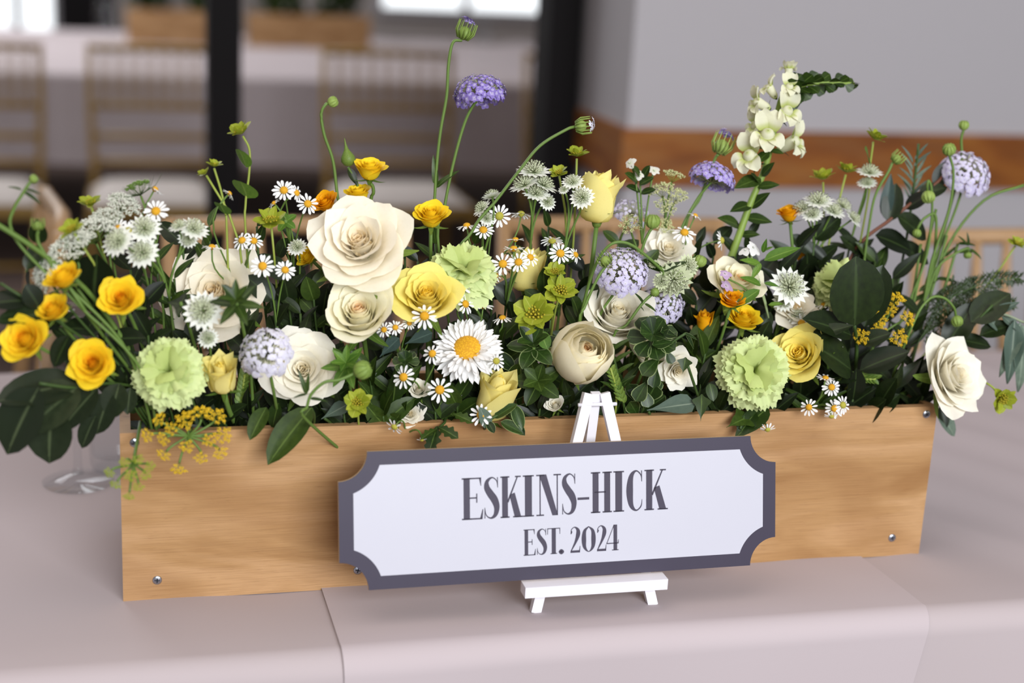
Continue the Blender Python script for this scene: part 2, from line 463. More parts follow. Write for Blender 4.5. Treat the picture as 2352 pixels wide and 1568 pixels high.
t = NT('clear_glass'); tr = t.node('ShaderNodeBsdfTransparent'); tr.inputs[0].default_value = (0.96, 0.97, 0.975, 1); gs = t.node('ShaderNodeBsdfGlossy'); gs.inputs['Roughness'].default_value = 0.03
lw = t.node('ShaderNodeLayerWeight'); lw.inputs[0].default_value = 0.5; mx = t.node('ShaderNodeMixShader')
t.link(t.ramp(lw.outputs['Facing'], [(0.6, (0.03, 0.03, 0.03, 1)), (1.0, (0.3, 0.3, 0.3, 1))]), mx.inputs[0]); t.link(tr.outputs[0], mx.inputs[1]); t.link(gs.outputs[0], mx.inputs[2]); t.link(mx.outputs[0], t.out.inputs[0]); GLASS = t.m
def wine_glass(p, s, label):
    o = empty('wine_glass', Matrix.Translation(p) @ Matrix.Scale(s, 4), label, 'glass')
    MB().lathe([(0.0, 0.0), (0.036, 0.0), (0.037, 0.0015), (0.02, 0.004), (0.008, 0.009), (0.0, 0.0095)], 40).build('foot', GLASS, o)
    MB().lathe([(0.0, 0.0085), (0.006, 0.0095), (0.0045, 0.02), (0.004, 0.05), (0.0045, 0.085), (0.0, 0.0865)], 20).build('stem', GLASS, o)
    out = [(0.0, 0.085), (0.012, 0.088), (0.028, 0.10), (0.036, 0.122), (0.037, 0.14), (0.034, 0.17), (0.031, 0.19)]
    inn = [(0.030, 0.19), (0.033, 0.17), (0.0358, 0.14), (0.0345, 0.122), (0.027, 0.102), (0.011, 0.091), (0.0, 0.09)]
    MB().lathe(out + inn, 40).build('bowl', GLASS, o); return o
wine_glass(onz(180, 1108, 0.0) + Vector((0, 0, 0.0008)), 1.0, 'clear wine glass standing left of the wooden flower box')
p = onz(262, 1088, 0.0) + Vector((0.004, 0.02, 0.0008))
o = empty('water_glass', Matrix.Translation(p), 'clear tumbler with thick base tucked behind the box corner', 'glass')
MB().lathe([(0.0, 0.0), (0.027, 0.0), (0.029, 0.004), (0.034, 0.085), (0.0325, 0.085), (0.0275, 0.016), (0.0, 0.014)], 12).build('tumbler', GLASS, o, False)
for pxx, s, lab in ((245, 1.15, 'wine glass on the far table left of the small wooden box'), (1110, 1.1, 'wine glass on the far table near the right dark post')):
    wine_glass(at(pxx, 100, 5.6).xy.to_3d() + Vector((0, 0, 0.002)), s, lab)

# ------------------------------------------------------------------ the flower box
L, H, D = 0.78, 0.157, 0.165
box = planter('flower_box', Matrix.Identity(4), L, D, H, PLY, 'long plywood box filled with white, yellow and green flowers', 'planter')
SCREW = plain('zinc_screw', '#b8bcc6', 0.25, 1.0)
for q, (a, b) in enumerate(((309, 1016), (361, 1332), (2128, 951), (2049, 1235), (822, 1309))):
    p = at(a, b, 0.0); mb = MB(); M = Matrix.Translation(p) @ Matrix.Rotation(math.pi / 2, 4, 'X')
    mb.lathe([(0.0042, -0.001), (0.0042, 0.0002), (0.0034, 0.0008), (0.0, 0.0009)], 16, M)
    sc = mb.build('screw', SCREW, box)
    R = M @ Matrix.Rotation(0.5 + q, 4, 'Z')
    MB().box(-0.0024, -0.0005, 0.0006, 0.0024, 0.0005, 0.0011, R).box(-0.0005, -0.0024, 0.0006, 0.0005, 0.0024, 0.0011, R).build('screw_slot', plain('screw_slot_dark', '#30343c', 0.5, 0.5), sc, False)
FOAM = plain('dark_floral_foam', '#141a10', 0.95, spec=0.05)
def fm(u, v):
    x = -0.378 + 0.756 * u; y = 0.011 + 0.142 * v
    return (x, y, 0.118 + 0.006 * math.sin(x * 40) * math.cos(y * 90)), (0.5, 0.5, 0.5)
mb = MB().box(-0.378, 0.011, 0.0095, 0.378, 0.153, 0.112); mb.grid(fm, 60, 12)
tag(mb.build('floral_foam', FOAM), 'dark green floral foam bedded inside the wooden box', 'foam')

# ------------------------------------------------------------------ easel and sign
WHITE = plain('white_paint', '#e9e6ec', 0.5)
es = empty('mini_easel', Matrix.Translation((0.022, -0.06, 0)), 'small white wooden tabletop easel holding the name sign', 'easel')
EO = Vector((0.022, -0.06, 0))
def bar(name, a, b, w, d, parent, mat=WHITE):
    a = Vector(a) - EO; b = Vector(b) - EO; z = (b - a).normalized(); y = Vector((0, 1, 0)); y = (y - z * y.dot(z)).normalized(); x = y.cross(z)
    M = Matrix.Translation(a) @ Matrix((x, y, z)).transposed().to_4x4()
    return MB().box(-w / 2, -d / 2, 0, w / 2, d / 2, (b - a).length, M).build(name, mat, parent, False)
bar('leg', (-0.0335, -0.0755, 0.001), (0.0165, -0.0345, 0.192), 0.0092, 0.007, es)
bar('leg', (0.0775, -0.0755, 0.001), (0.0315, -0.0345, 0.192), 0.0092, 0.007, es)
bar('rear_leg', (0.0215, -0.0065, 0.001), (0.024, -0.0335, 0.192), 0.0085, 0.006, es)
MB().tube([Vector((0.0065, -0.0385, 0.1825)) - EO, Vector((0.0425, -0.0385, 0.1825)) - EO], 0.0017, 10).build('dowel', WHITE, es)
a, b = at(1206, 1333, -0.092), at(1532, 1327, -0.092)
MB().box(a.x - EO.x, -0.095 - EO.y, 0.0245 , b.x - EO.x, -0.079 - EO.y, 0.0345).build('tray', WHITE, es, False)

SW, SH, SYAW, LEAN = 0.4038, 0.1195, math.radians(0.59), math.radians(12.21)
ex = Vector((math.cos(SYAW), math.sin(SYAW), 0)); nn = Vector((math.sin(SYAW), -math.cos(SYAW), 0))
ez = Vector((0, 0, 1)) * math.cos(LEAN) - nn * math.sin(LEAN); nz = ex.cross(ez)
SM = Matrix.Translation((-0.0089, -0.07, 0.0949)) @ Matrix((ex, ez, nz)).transposed().to_4x4()   # local x right, y up, z out
sign = empty('name_sign', SM, 'white name sign with dark violet border and scooped corners on the easel', 'sign')
def plaque(w, h, R, cx, cy):
    """outline of a rectangle w x h with concave corners: circles of radius R about (+-cx, +-cy)"""
    pts = []
    for sx, sy, rev in ((1, 1, False), (1, -1, True), (-1, -1, False), (-1, 1, True)):
        a0 = math.asin(min(1, (cy - h / 2) / R)) ; a1 = math.acos(min(1, (cx - w / 2) / R))
        arc = []
        for k in range(13):
            a = a0 + (a1 - a0) * k / 12
            arc.append((sx * (cx - R * math.cos(a)), sy * (cy - R * math.sin(a))))
        # a0: start on the horizontal edge
        pts += arc if not rev else arc[::-1]
    return pts
def prism(pts, z0, z1):
    n = len(pts); v = [(x, y, z0) for x, y in pts] + [(x, y, z1) for x, y in pts]
    f = [tuple(range(n)), tuple(range(2 * n - 1, n - 1, -1))] + [((k + 1) % n, k, n + k, n + (k + 1) % n) for k in range(n)]
    return MB().add(v, f)
BORDER = plain('violet_charcoal_board', '#30283c', 0.45, spec=0.35)
PANEL = plain('white_sign_face', '#b9b8c2', 0.38, spec=0.5, var=0.985)
INK = plain('violet_ink', '#332b3e', 0.5)
RAW = plain('raw_board_edge', '#c9b08c', 0.7)
o1 = plaque(SW, SH, 0.025, SW / 2, SH / 2)
prism(o1, -0.0042, -0.0004).build('backing_board', RAW, sign, False)
prism(o1, -0.0004, 0.0).build('border', BORDER, sign, False)
prism(plaque(SW - 0.0252, SH - 0.0236, 0.0375, SW / 2, SH / 2), 0.0, 0.0003).build('face_panel', PANEL, sign, False)

# lettering: drawn glyphs, condensed with strong contrast
TK, TN = 0.16, 0.034
def rect(x0, y0, x1, y1): return [(x0, y0), (x1, y0), (x1, y1), (x0, y1)]
def quad(*p): return list(p)
def ribbon(pts, ws, closed=False):
    P = [Vector((a, b, 0)) for a, b in pts]
    W = [Vector((w, 0, 0)) for w in ws]
    if closed: P2 = catmull(P + [P[0]], 8); W2 = catmull(W + [W[0]], 8)
    else: P2 = catmull(P, 8); W2 = catmull(W, 8)
    out = []; n = len(P2); LR = []
    for i in range(n):
        d = P2[min(i + 1, n - 1)] - P2[max(i - 1, 0)]
        if closed and i in (0, n - 1): d = P2[1] - P2[n - 2]
        d.normalize(); nrm = Vector((-d.y, d.x, 0)) * max(0.012, W2[i].x) / 2
        LR.append(((P2[i] + nrm).xy, (P2[i] - nrm).xy))
    for (a, b), (c, d2) in zip(LR[:-1], LR[1:]): out.append([tuple(a), tuple(b), tuple(d2), tuple(c)])
    return out
def serif(x0, x1, y, up):
    s = TN
    return rect(x0 - 0.045, y, x1 + 0.045, y + s) if up else rect(x0 - 0.045, y - s, x1 + 0.045, y)
def stem(x, w=TK, top=True, bot=True):
    g = [rect(x, 0, x + w, 1)]
    if bot: g.append(serif(x, x + w, 0, True))
    if top: g.append(serif(x, x + w, 1, False))
    return g
GL = {
 'E': (0.56, stem(0.05) + [rect(0.05, 1 - TN, 0.50, 1), rect(0.05, 0, 0.52, TN), rect(0.2, 0.5, 0.40, 0.5 + TN), quad((0.44, 1), (0.50, 1), (0.50, 0.80), (0.485, 0.80)), quad((0.46, 0), (0.53, 0), (0.55, 0.24), (0.53, 0.24)), quad((0.37, 0.62), (0.40, 0.62), (0.40, 0.4), (0.37, 0.4))]),
 'S': (0.46, ribbon([(0.385, 0.74), (0.36, 0.9), (0.24, 0.985), (0.11, 0.9), (0.10, 0.75), (0.19, 0.6), (0.30, 0.45), (0.36, 0.27), (0.32, 0.09), (0.2, 0.015), (0.08, 0.09), (0.04, 0.27)], [0.012, 0.025, 0.035, 0.09, 0.15, 0.18, 0.185, 0.15, 0.10, 0.04, 0.025, 0.012]) + [quad((0.37, 0.99), (0.395, 0.99), (0.395, 0.74), (0.38, 0.74)), quad((0.03, 0.01), (0.055, 0.01), (0.05, 0.27), (0.035, 0.27))]),
 'K': (0.60, stem(0.05) + [quad((0.19, 0.40), (0.225, 0.36), (0.50, 1), (0.465, 1)), quad((0.25, 0.55), (0.40, 0.60), (0.58, 0), (0.40, 0)), rect(0.41, 1 - TN, 0.57, 1), rect(0.35, 0, 0.62, TN)]),
 'I': (0.30, stem(0.07)),
 'N': (0.62, [rect(0.08, 0, 0.11, 1), rect(0.51, 0, 0.54, 1), quad((0.07, 1), (0.25, 1), (0.54, 0.0), (0.40, 0.0)), rect(0.0, 0, 0.19, TN), rect(0.43, 1 - TN, 0.62, 1), rect(0.0, 1 - TN, 0.2, 1)]),
 'H': (0.56, stem(0.05) + stem(0.36) + [rect(0.1, 0.49, 0.4, 0.49 + TN)]),
 'C': (0.50, ribbon([(0.43, 0.72), (0.41, 0.88), (0.28, 0.985), (0.15, 0.85), (0.11, 0.5), (0.15, 0.15), (0.28, 0.015), (0.41, 0.11), (0.44, 0.28)], [0.012, 0.03, 0.04, 0.12, 0.18, 0.12, 0.04, 0.03, 0.012]) + [quad((0.415, 0.99), (0.44, 0.99), (0.44, 0.72), (0.425, 0.72))]),
 'T': (0.52, stem(0.19, TK, False) + [rect(0.02, 1 - TN, 0.52, 1), quad((0.02, 1), (0.05, 1), (0.04, 0.76), (0.02, 0.76)), quad((0.49, 1), (0.52, 1), (0.52, 0.76), (0.50, 0.76))]),
 '-': (0.30, [rect(0.0, 0.34, 0.30, 0.40)]),
 '.': (0.14, ribbon([(0.02, 0.07), (0.07, 0.12), (0.12, 0.07), (0.07, 0.02)], [0.10] * 4, True)),
 '2': (0.46, ribbon([(0.05, 0.72), (0.08, 0.9), (0.21, 0.985), (0.34, 0.88), (0.35, 0.70), (0.25, 0.42), (0.05, 0.05)], [0.012, 0.03, 0.04, 0.13, 0.17, 0.10, 0.03]) + [quad((0.03, 0.0), (0.40, 0.0), (0.40, 0.09), (0.04, 0.09)), quad((0.38, 0.0), (0.43, 0.0), (0.44, 0.25), (0.42, 0.25)), quad((0.04, 0.74), (0.07, 0.72), (0.12, 0.80), (0.06, 0.90))]),
 '0': (0.52, ribbon([(0.26, 0.985), (0.12, 0.82), (0.09, 0.5), (0.12, 0.18), (0.26, 0.015), (0.40, 0.18), (0.43, 0.5), (0.40, 0.82)], [0.03, 0.11, 0.16, 0.11, 0.03, 0.11, 0.16, 0.11], True)),
 '4': (0.50, [rect(0.29, 0, 0.44, 1), quad((0.0, 0.28), (0.03, 0.28), (0.33, 1), (0.30, 1)), rect(0.0, 0.26, 0.50, 0.30), rect(0.23, 0, 0.50, TN), quad((0.46, 0.30), (0.50, 0.30), (0.50, 0.42), (0.485, 0.42))]),
}
def letter(ch, x0, x1, y0, y1):
    w, polys = GL[ch]; mb = MB()
    for q in polys:
        v = [(x0 + (x1 - x0) * a / w, y0 + (y1 - y0) * b, 0.00045) for a, b in q]
        ar = sum(v[i][0] * v[(i + 1) % len(v)][1] - v[(i + 1) % len(v)][0] * v[i][1] for i in range(len(v)))
        if ar < 0: v = v[::-1]
        n = len(v); mb.add(v + [(x, y, 0.0003) for x, y, z in v], [tuple(range(n))] + [(k, n + k, n + (k + 1) % n, (k + 1) % n) for k in range(n)])
    return mb.build('letter', INK, sign, False)
def line(text, spans, u0, u1, v0, v1):
    lo, hi = spans[0][0], spans[-1][1]
    for ch, (a, b) in zip(text, spans):
        f = lambda q: (-0.5 + u0 + (u1 - u0) * (q - lo) / (hi - lo)) * SW
        letter(ch, f(a), f(b), (0.5 - v1) * SH, (0.5 - v0) * SH)
line('ESKINS-HICK', [(727, 828), (826, 906), (905, 1006), (1005, 1067), (1073, 1190), (1190, 1268), (1268, 1324), (1331, 1432), (1435, 1497), (1499, 1590), (1590, 1702)], 0.2655, 0.7365, 0.222, 0.529)
line('EST.2024', [(998, 1056), (1057, 1110), (1106, 1168), (1164, 1182), (1212, 1264), (1267, 1336), (1337, 1387), (1385, 1443)], 0.403, 0.622, 0.624, 0.818)
# ------------------------------------------------------------------ petal and leaf shapes
def rose_petal(th, r0, z0, ln, L, K, wd, b, tip, hug, tint, wav, nu=9, nv=8):
    steps = 24; prof = [(r0, z0)]; r, z = r0, z0
    for k in range(steps):
        v = (k + 0.5) / steps
        tau = math.radians(86 + (L - 86) * sm(v, 0, b) + K * sm(v, 0.62, 1.0))
        r += math.sin(tau) * ln / steps; z += math.cos(tau) * ln / steps; prof.append((r, z))
    ph = random.random() * 6.28
    def fn(u, v):
        u = u * 2 - 1
        ve = v * (1 - 0.30 * abs(u) ** 2.6) * (1 - 0.02 * math.sin(3 * u + ph))
        ve = min(1.0, ve) ; q = ve * steps; i = min(steps - 1, int(q)); f = q - i
        r = prof[i][0] + (prof[i + 1][0] - prof[i][0]) * f; z = prof[i][1] + (prof[i + 1][1] - prof[i][1]) * f
        w = wd * (0.22 + 0.78 * sm(v, 0, 0.62)) * (1 - 0.10 * sm(v, 0.8, 1))
        s = w * u; R = max(abs(r) * hug, 0.12)
        a = max(-2.6, min(2.6, s / R))
        rad = r - R * (1 - math.cos(a)); tan = R * math.sin(a)
        e = v ** 3
        tp = tip * math.exp(-(u / 0.22) ** 2) * v ** 8
        wv = wav * e * math.sin(5 * u + ph)
        rad += wv + tp * 0.6 + 0.05 * wd * e * abs(u) ** 3; z += tp * 0.8 + wv * 0.5
        c, s2 = math.cos(th), math.sin(th)
        return (rad * c - tan * s2, rad * s2 + tan * c, z), tint + ()
    def fn2(u, v):
        p, t = fn(u, v); return p, (v, t[1], t[2])
    return MB().grid(fn2, nu, nv)

def rose_template(kind, seed):
    random.seed(seed)
    K = {  # n, len0, len1, L0, L1, curl0, curl1, w0, w1, b, tip, hug, pow
        'open':  (34, 0.34, 0.98, -22, 62, 4, 42, 0.20, 0.62, 0.30, 0.085, 1.25, 1.15),
        'globe': (38, 0.86, 1.74, -3, 0, -6, -34, 0.26, 0.86, 0.60, 0.02, 1.0, 1.0),
        'cup':   (34, 0.66, 1.20, -10, 26, -6, 62, 0.28, 0.72, 0.42, 0.05, 1.05, 1.35),
        'classic': (26, 0.72, 1.12, -9, 34, 0, 58, 0.30, 0.80, 0.36, 0.07, 1.05, 1.3),
        'bud':   (22, 1.06, 1.36, -6, 5, -10, -4, 0.20, 0.62, 0.38, 0.17, 1.12, 1.2),
        'spray': (36, 0.56, 0.96, -10, 40, 4, 48, 0.22, 0.58, 0.40, 0.05, 1.1, 1.25),
        'ruffle': (24, 0.40, 1.05, -15, 58, 10, 36, 0.26, 0.62, 0.32, 0.02, 1.2, 1.1)}[kind]
    n, l0, l1, L0, L1, c0, c1, w0, w1, b, tip, hug, pw = K
    out = []
    for i in range(n):
        t = i / (n - 1); q = t ** pw
        jit = lambda a: 1 + a * (random.random() - 0.5)
        bs = (0.16 + 0.84 * t) if kind in ('globe', 'bud') else (0.40 + 0.60 * t)
        mb = rose_petal(i * 2.39996 + random.random() * 0.3, 0.015 + (0.12 if kind == 'bud' else 0.05) * t, 0.10 * (1 - t) ** 1.0, (l0 + (l1 - l0) * t) * jit(0.24 if kind == 'bud' else 0.08), L0 + (L1 - L0) * q + random.uniform(-4, 4),
                        ((c0 + (c1 - c0) * q) * jit(0.4) if not (kind == 'bud' and t > 0.5) else (5, 28, 2, 45, 12, 36, 0)[i % 7]), (w0 + (w1 - w0) * t) * jit(0.14), b * bs, tip * (0.4 + 0.9 * random.random()) * (0.2 + t), hug, (0, t, random.random()),
                        (0.06 if kind == 'ruffle' else 0.022) * (0.3 + t))
        out.append(mb)
    R = max(math.hypot(x, y) for mb in out for x, y, z in mb.v); zmax = max(z for mb in out for x, y, z in mb.v); zmin = min(z for mb in out for x, y, z in mb.v)
    for mb in out: mb.v = [(x / R, y / R, (z - zmin) / R) for x, y, z in mb.v]
    return [mb.mesh('petal') for mb in out], (zmax - zmin) / R

def leaf_grid(outline, bend=0.12, fold=0.14, nu=5, nv=9, wave=0.0):
    """leaf along +y from 0 to 1, half width outline(v); tint R = distance from the midrib"""
    def fn(u, v):
        u = u * 2 - 1; w = outline(v)
        x = u * w; z = fold * abs(u) * w * 2 - bend * v * v * 1.2 + wave * math.sin(v * 9 + u * 2) * abs(u)
        return (x, v, z), (abs(u), v, 0.5)
    return MB().grid(fn, nu, nv)
def o_lance(v): return 0.17 * math.sin(math.pi * min(1, v ** 0.75)) ** 0.9 + 0.004
def o_oval(v): return 0.27 * math.sin(math.pi * min(1, v ** 0.9)) ** 0.62 + 0.004
def o_round(v): return 0.44 * math.sin(math.pi * min(1, v)) ** 0.5 + 0.006
def o_strap(v): return 0.065 * math.sin(math.pi * min(1, v ** 0.6)) ** 0.6 + 0.004
def o_obov(v): return 0.30 * (sm(v, 0, 0.75)) * (1 - max(0, (v - 0.72) / 0.28) ** 2.5) ** 0.5 + 0.012
def o_ivy(v): return (0.36 * math.exp(-((v - 0.28) / 0.16) ** 2) + 0.20 * math.exp(-((v - 0.58) / 0.2) ** 2)) * (1 - v) ** 0.25 + 0.004
def o_pars(v): return (0.30 * math.sin(math.pi * v ** 1.3) ** 0.7) * (0.78 + 0.22 * math.cos(v * 22)) + 0.01
LM = {'lance': leaf_grid(o_lance).mesh('leaf'), 'oval': leaf_grid(o_oval).mesh('leaf'), 'round': leaf_grid(o_round, 0.10, 0.08, 7).mesh('leaf'),
      'strap': leaf_grid(o_strap, 0.25, 0.2, 3).mesh('leaf'), 'obov': leaf_grid(o_obov, 0.06, 0.08).mesh('leaf'), 'ivy': leaf_grid(o_ivy, 0.1, 0.1, 5, 13).mesh('leaf'),
      'pars': leaf_grid(o_pars, 0.15, 0.12, 7, 19).mesh('leaf'), 'wavy': leaf_grid(o_lance, 0.22, 0.22, 7, 11, 0.03).mesh('leaf')}

def leaf_M(b, t, w=1.0, n=None):
    b = Vector(b); t = Vector(t); y = t - b; L = y.length; y = y / L
    n = Vector(n) if n is not None else face(0, 0.55, 0.8)
    z = n - y * n.dot(y)
    if z.length < 0.15: z = face(0.3, 0.9, 0.1); z = z - y * z.dot(y)
    z.normalize(); x = y.cross(z)
    M = Matrix((x * w * L, y * L, z * L)).transposed().to_4x4(); M.translation = b; return M

def add_leaf(parent, kind, b, t, mat, w=1.0, n=None, name='leaf'):
    Mi = parent.matrix_world.inverted() if False else PINV[parent.name]
    return inst(name, LM[kind], LEAF[mat] if isinstance(mat, str) else mat, parent, Mi @ leaf_M(b, t, w, n))
PINV = {}
REG = []
def thing(name, M, label, cat, group=None, short=None):
    o = empty(name, M, label, cat, group); PINV[o.name] = M.inverted()
    if short: REG.append((M.translation.copy(), short))
    return o
def root_of(p, dz=0.0):
    return Vector((max(-0.355, min(0.355, p.x * 0.93)), max(0.03, min(0.135, 0.04 + p.y * 0.6)), 0.110 + dz))
def stem_to_root(o, p, d, r, mat=STEM, root=None, via=None, name='stem', r1=None):
    """a stem from p, leaving along -d, down into the foam"""
    root = root or root_of(p); k = (p - root).length * 0.45
    pts = catmull([p] + [Vector(q) for q in via] + [root], 6) if via else bez(p, p - d * k, root + Vector((0, 0, k * 0.9)), root, 10)
    Mi = PINV[o.name]; s = Mi.to_scale().x
    return MB().tube([Mi @ q for q in pts], r * s, 6).build(name, mat, o)

# ------------------------------------------------------------------ roses
RT = {}
for k in ('open', 'globe', 'cup', 'classic', 'bud', 'spray', 'ruffle'):
    RT[k] = [rose_template(k, 11 + j) for j in range(3 if k in ('spray', 'open') else 2)]
def calyx_mesh(up, ln=0.75):
    mb = MB(); mb.lathe([(0.05, -0.22), (0.15, -0.14), (0.2, 0.0), (0.16, 0.06)], 10)
    for k in range(5):
        th = k * 1.2566
        def fn(u, v):
            u = u * 2 - 1; w = 0.13 * (1 - v) ** 0.7 + 0.008
            a = up + 0.9 * v * (1 if up < 1.2 else -0.4)
            r = 0.14 + ln * v * math.sin(a if up > 1.2 else up + 0.5 * v); z = ln * v * math.cos(a if up > 1.2 else up + 0.5 * v)
            x, y = r, u * w
            return (x * math.cos(th) - y * math.sin(th), x * math.sin(th) + y * math.cos(th), z), (abs(u), v, 0.5)
        mb.grid(fn, 3, 6)
    return mb.mesh('calyx')
CAL_DOWN = calyx_mesh(1.9); CAL_UP = calyx_mesh(0.55, 0.95)
PM = {
    'ivory': petal_mat('ivory_petals', '#fae4b4', '#fdf6e4', '#f8ecc6'),
    'cream': petal_mat('cream_petals', '#f9cf92', '#fdf8de', '#f8efc0'),
    'white': petal_mat('white_petals', '#faeecb', '#fcf8ea', '#f4eec8'),
    'butter': petal_mat('butter_petals', '#fbd08a', '#fdf6dc', '#fbecbc'),
    'yellow': petal_mat('yellow_petals', '#fde044', '#fcee88', '#f9de4c'),
    'pale_yellow': petal_mat('pale_yellow_petals', '#f8e05c', '#f8ec98', '#f0d858'),
    'gold': petal_mat('golden_petals', '#f3a40c', '#fcda2c', '#f6b414'),
    'lemon': petal_mat('lemon_gold_petals', '#f8c414', '#fadc2c', '#f4c018'),
    'amber': petal_mat('amber_petals', '#e09000', '#efae0a', '#d88a06'),
}
def rose(px, py, D, F, kind, col, d, label, short=None, name='rose', cat='rose', var=0, spin=None, cal=None, stem_mat=STEM, via=None, zoff=0.5, stemr=0.0024):
    p = at(px, py, d); R = D / 2 * m_per_px(p) * (1.0 if kind in ('bud', 'globe') else 1.16 if name == 'rose' else 1.2); F = face(*F)
    meshes, h = RT[kind][var % len(RT[kind])]
    base = p - F * (R * h * zoff)
    o = thing(name, frame(base, F, spin if spin is not None else random.random() * 6.28, R), label, cat, short=short)
    o['group'] = 'roses in the flower box' if name == 'rose' else 'spray roses in the flower box'
    for me in meshes: inst('petal', me, PM[col], o)
    inst('calyx', cal or CAL_DOWN, SEPAL, o)
    stem_to_root(o, base - F * R * 0.15, F, stemr, stem_mat, via=via)
    return o

def S(*a, **k):
    k.setdefault('name', 'spray_rose'); k.setdefault('stemr', 0.0016); return rose(*a, **k)
# white and cream roses
rose(828, 560, 252, (-0.12, 0.42, 0.88), 'open', 'ivory', 0.035, 'huge open ivory garden rose with pointed petals, above all others', 'the huge ivory rose', var=0, zoff=0.42)
rose(492, 672, 240, (-0.05, 0.3, 0.93), 'open', 'ivory', 0.065, 'large ivory rose behind leaves above the left green carnation', 'the left ivory rose', var=1)
rose(826, 724, 168, (-0.02, 0.52, 0.84), 'cup', 'cream', 0.015, 'cream cupped rose with peach heart directly below the huge ivory rose', 'the cream cupped rose', var=0)
rose(696, 848, 190, (0.03, 0.22, 0.95), 'open', 'white', 0.02, 'white rose low on the left behind the pale lace flower head', 'the low white rose', var=2)
rose(1338, 810, 150, (0.26, 0.36, 0.92), 'globe', 'butter', -0.012, 'round cream rose with apricot swirl right above the white easel', 'the round cream rose', var=0, zoff=0.55)
rose(1418, 728, 170, (0.10, 0.58, 0.80), 'cup', 'white', 0.05, 'white rose behind the round cream rose, crossed by thin stems', 'the stem-crossed white rose', var=1)
rose(1536, 572, 116, (0.05, 0.5, 0.85), 'ruffle', 'white', 0.09, 'ruffled white bloom behind the right pale lavender lace flower', 'the ruffled white bloom', var=0)
rose(1690, 655, 136, (0.30, 0.55, 0.6), 'classic', 'cream', 0.045, 'cream rose with the golden buds in front, right of centre', 'the right cream rose', var=0)
rose(1490, 798, 100, (0.25, 0.1, 0.9), 'classic', 'cream', 0.045, 'small cream rose half hidden by the pale-edged leaf sprig', 'the half hidden cream rose', var=1)
rose(2190, 862, 196, (0.55, 0.22, 0.72), 'open', 'white', -0.005, 'white rose leaning over the right end of the box', 'the white rose at the box end', var=1, spin=0.4)
rose(1556, 850, 108, (0.15, -0.35, 0.9), 'ruffle', 'white', 0.012, 'drooping white bloom below the curly leaf sprig', 'the drooping white bloom', var=1)
rose(1828, 705, 116, (0.1, 0.5, 0.85), 'ruffle', 'ivory', 0.048, 'ivory bloom under the starry white flowers right of centre', 'the hidden ivory bloom', var=0)
# yellow roses
rose(980, 684, 160, (0.02, 0.52, 0.82), 'classic', 'yellow', 0.02, 'clear yellow rose with unfurling centre beside the cream cupped rose', 'the clear yellow rose', var=0)
rose(1378, 448, 124, (0.10, 0.95, 0.18), 'bud', 'pale_yellow', 0.075, 'tall pale yellow rosebud with curling green sepals at top centre', 'the tall yellow rosebud', var=0, cal=CAL_UP, zoff=0.5)
rose(1210, 618, 112, (0.06, 0.96, 0.15), 'bud', 'pale_yellow', 0.085, 'smooth yellow rosebud behind the cluster of little daisies', 'the daisy-covered yellow bud', var=1, cal=CAL_UP)
rose(1138, 903, 124, (0.25, 0.80, 0.50), 'bud', 'pale_yellow', 0.0, 'yellow rosebud at the box rim below the white chrysanthemum', 'the rim yellow rosebud', var=0)
rose(508, 860, 102, (0.0, 0.72, 0.62), 'bud', 'pale_yellow', -0.01, 'small pale yellow rose beside the left green carnation', 'the small pale yellow rose', var=1)
rose(1838, 815, 140, (-0.45, 0.32, 0.80), 'classic', 'yellow', 0.012, 'yellow rose with deep golden heart beside the right green carnation', 'the golden-hearted yellow rose', var=1)
# golden spray roses
S(145, 636, 84, (-0.30, 0.72, 0.55), 'spray', 'gold', -0.03, 'golden spray rose topmost in the cluster at far left', 'the topmost left golden rose', var=0)
S(278, 686, 104, (0.0, 0.40, 0.90), 'spray', 'gold', -0.02, 'golden spray rose right of the far left cluster, beside dark round leaf', 'the right golden rose of the cluster', var=1)
S(120, 710, 82, (-0.2, 0.62, 0.72), 'spray', 'gold', -0.03, 'golden spray rose in the middle of the far left cluster', 'the middle golden rose', var=2)
S(56, 778, 108, (-0.22, 0.30, 0.92), 'spray', 'gold', -0.045, 'golden spray rose nearest the left picture edge', 'the leftmost golden rose', var=0)
S(212, 834, 112, (0.0, 0.30, 0.95), 'spray', 'gold', -0.04, 'golden spray rose with orange heart left of the green carnation', 'the low golden rose', var=1)
S(850, 391, 74, (0.08, 0.85, 0.45), 'cup', 'lemon', 0.075, 'lemon yellow spray rose standing highest above the huge ivory rose', 'the highest lemon spray rose', var=0, via=[at(858, 440, 0.08), at(850, 520, 0.085)])
S(824, 446, 64, (-0.1, 0.88, 0.4), 'cup', 'lemon', 0.08, 'yellow spray rose peeping over the huge ivory rose', 'the peeping yellow spray rose', var=1)
S(748, 467, 60, (-0.35, 0.62, 0.65), 'cup', 'amber', 0.08, 'amber spray rose at the upper left of the huge ivory rose', 'the amber spray rose', var=0)
S(990, 497, 80, (0.04, 0.74, 0.6), 'cup', 'lemon', 0.065, 'lemon yellow spray rose upright between ivory rose and green carnation', 'the upright lemon spray rose', var=2)
S(1708, 732, 84, (0.12, 0.7, 0.55), 'spray', 'lemon', 0.035, 'ruffled yellow spray rose above the right green carnation', 'the ruffled yellow spray rose', var=1)
S(1618, 738, 52, (-0.08, 0.9, 0.35), 'bud', 'amber', 0.05, 'orange-yellow rosebud left of the ruffled yellow spray rose', 'the orange-yellow bud', var=0)
S(1682, 688, 64, (0.1, 0.7, 0.6), 'spray', 'amber', 0.022, 'golden bud in front of the right cream rose', 'the golden bud', var=2)
S(1812, 492, 56, (-0.2, 0.9, 0.35), 'cup', 'amber', 0.10, 'amber bud beside the upper right starry white flowers', 'the upper right amber bud', var=0)
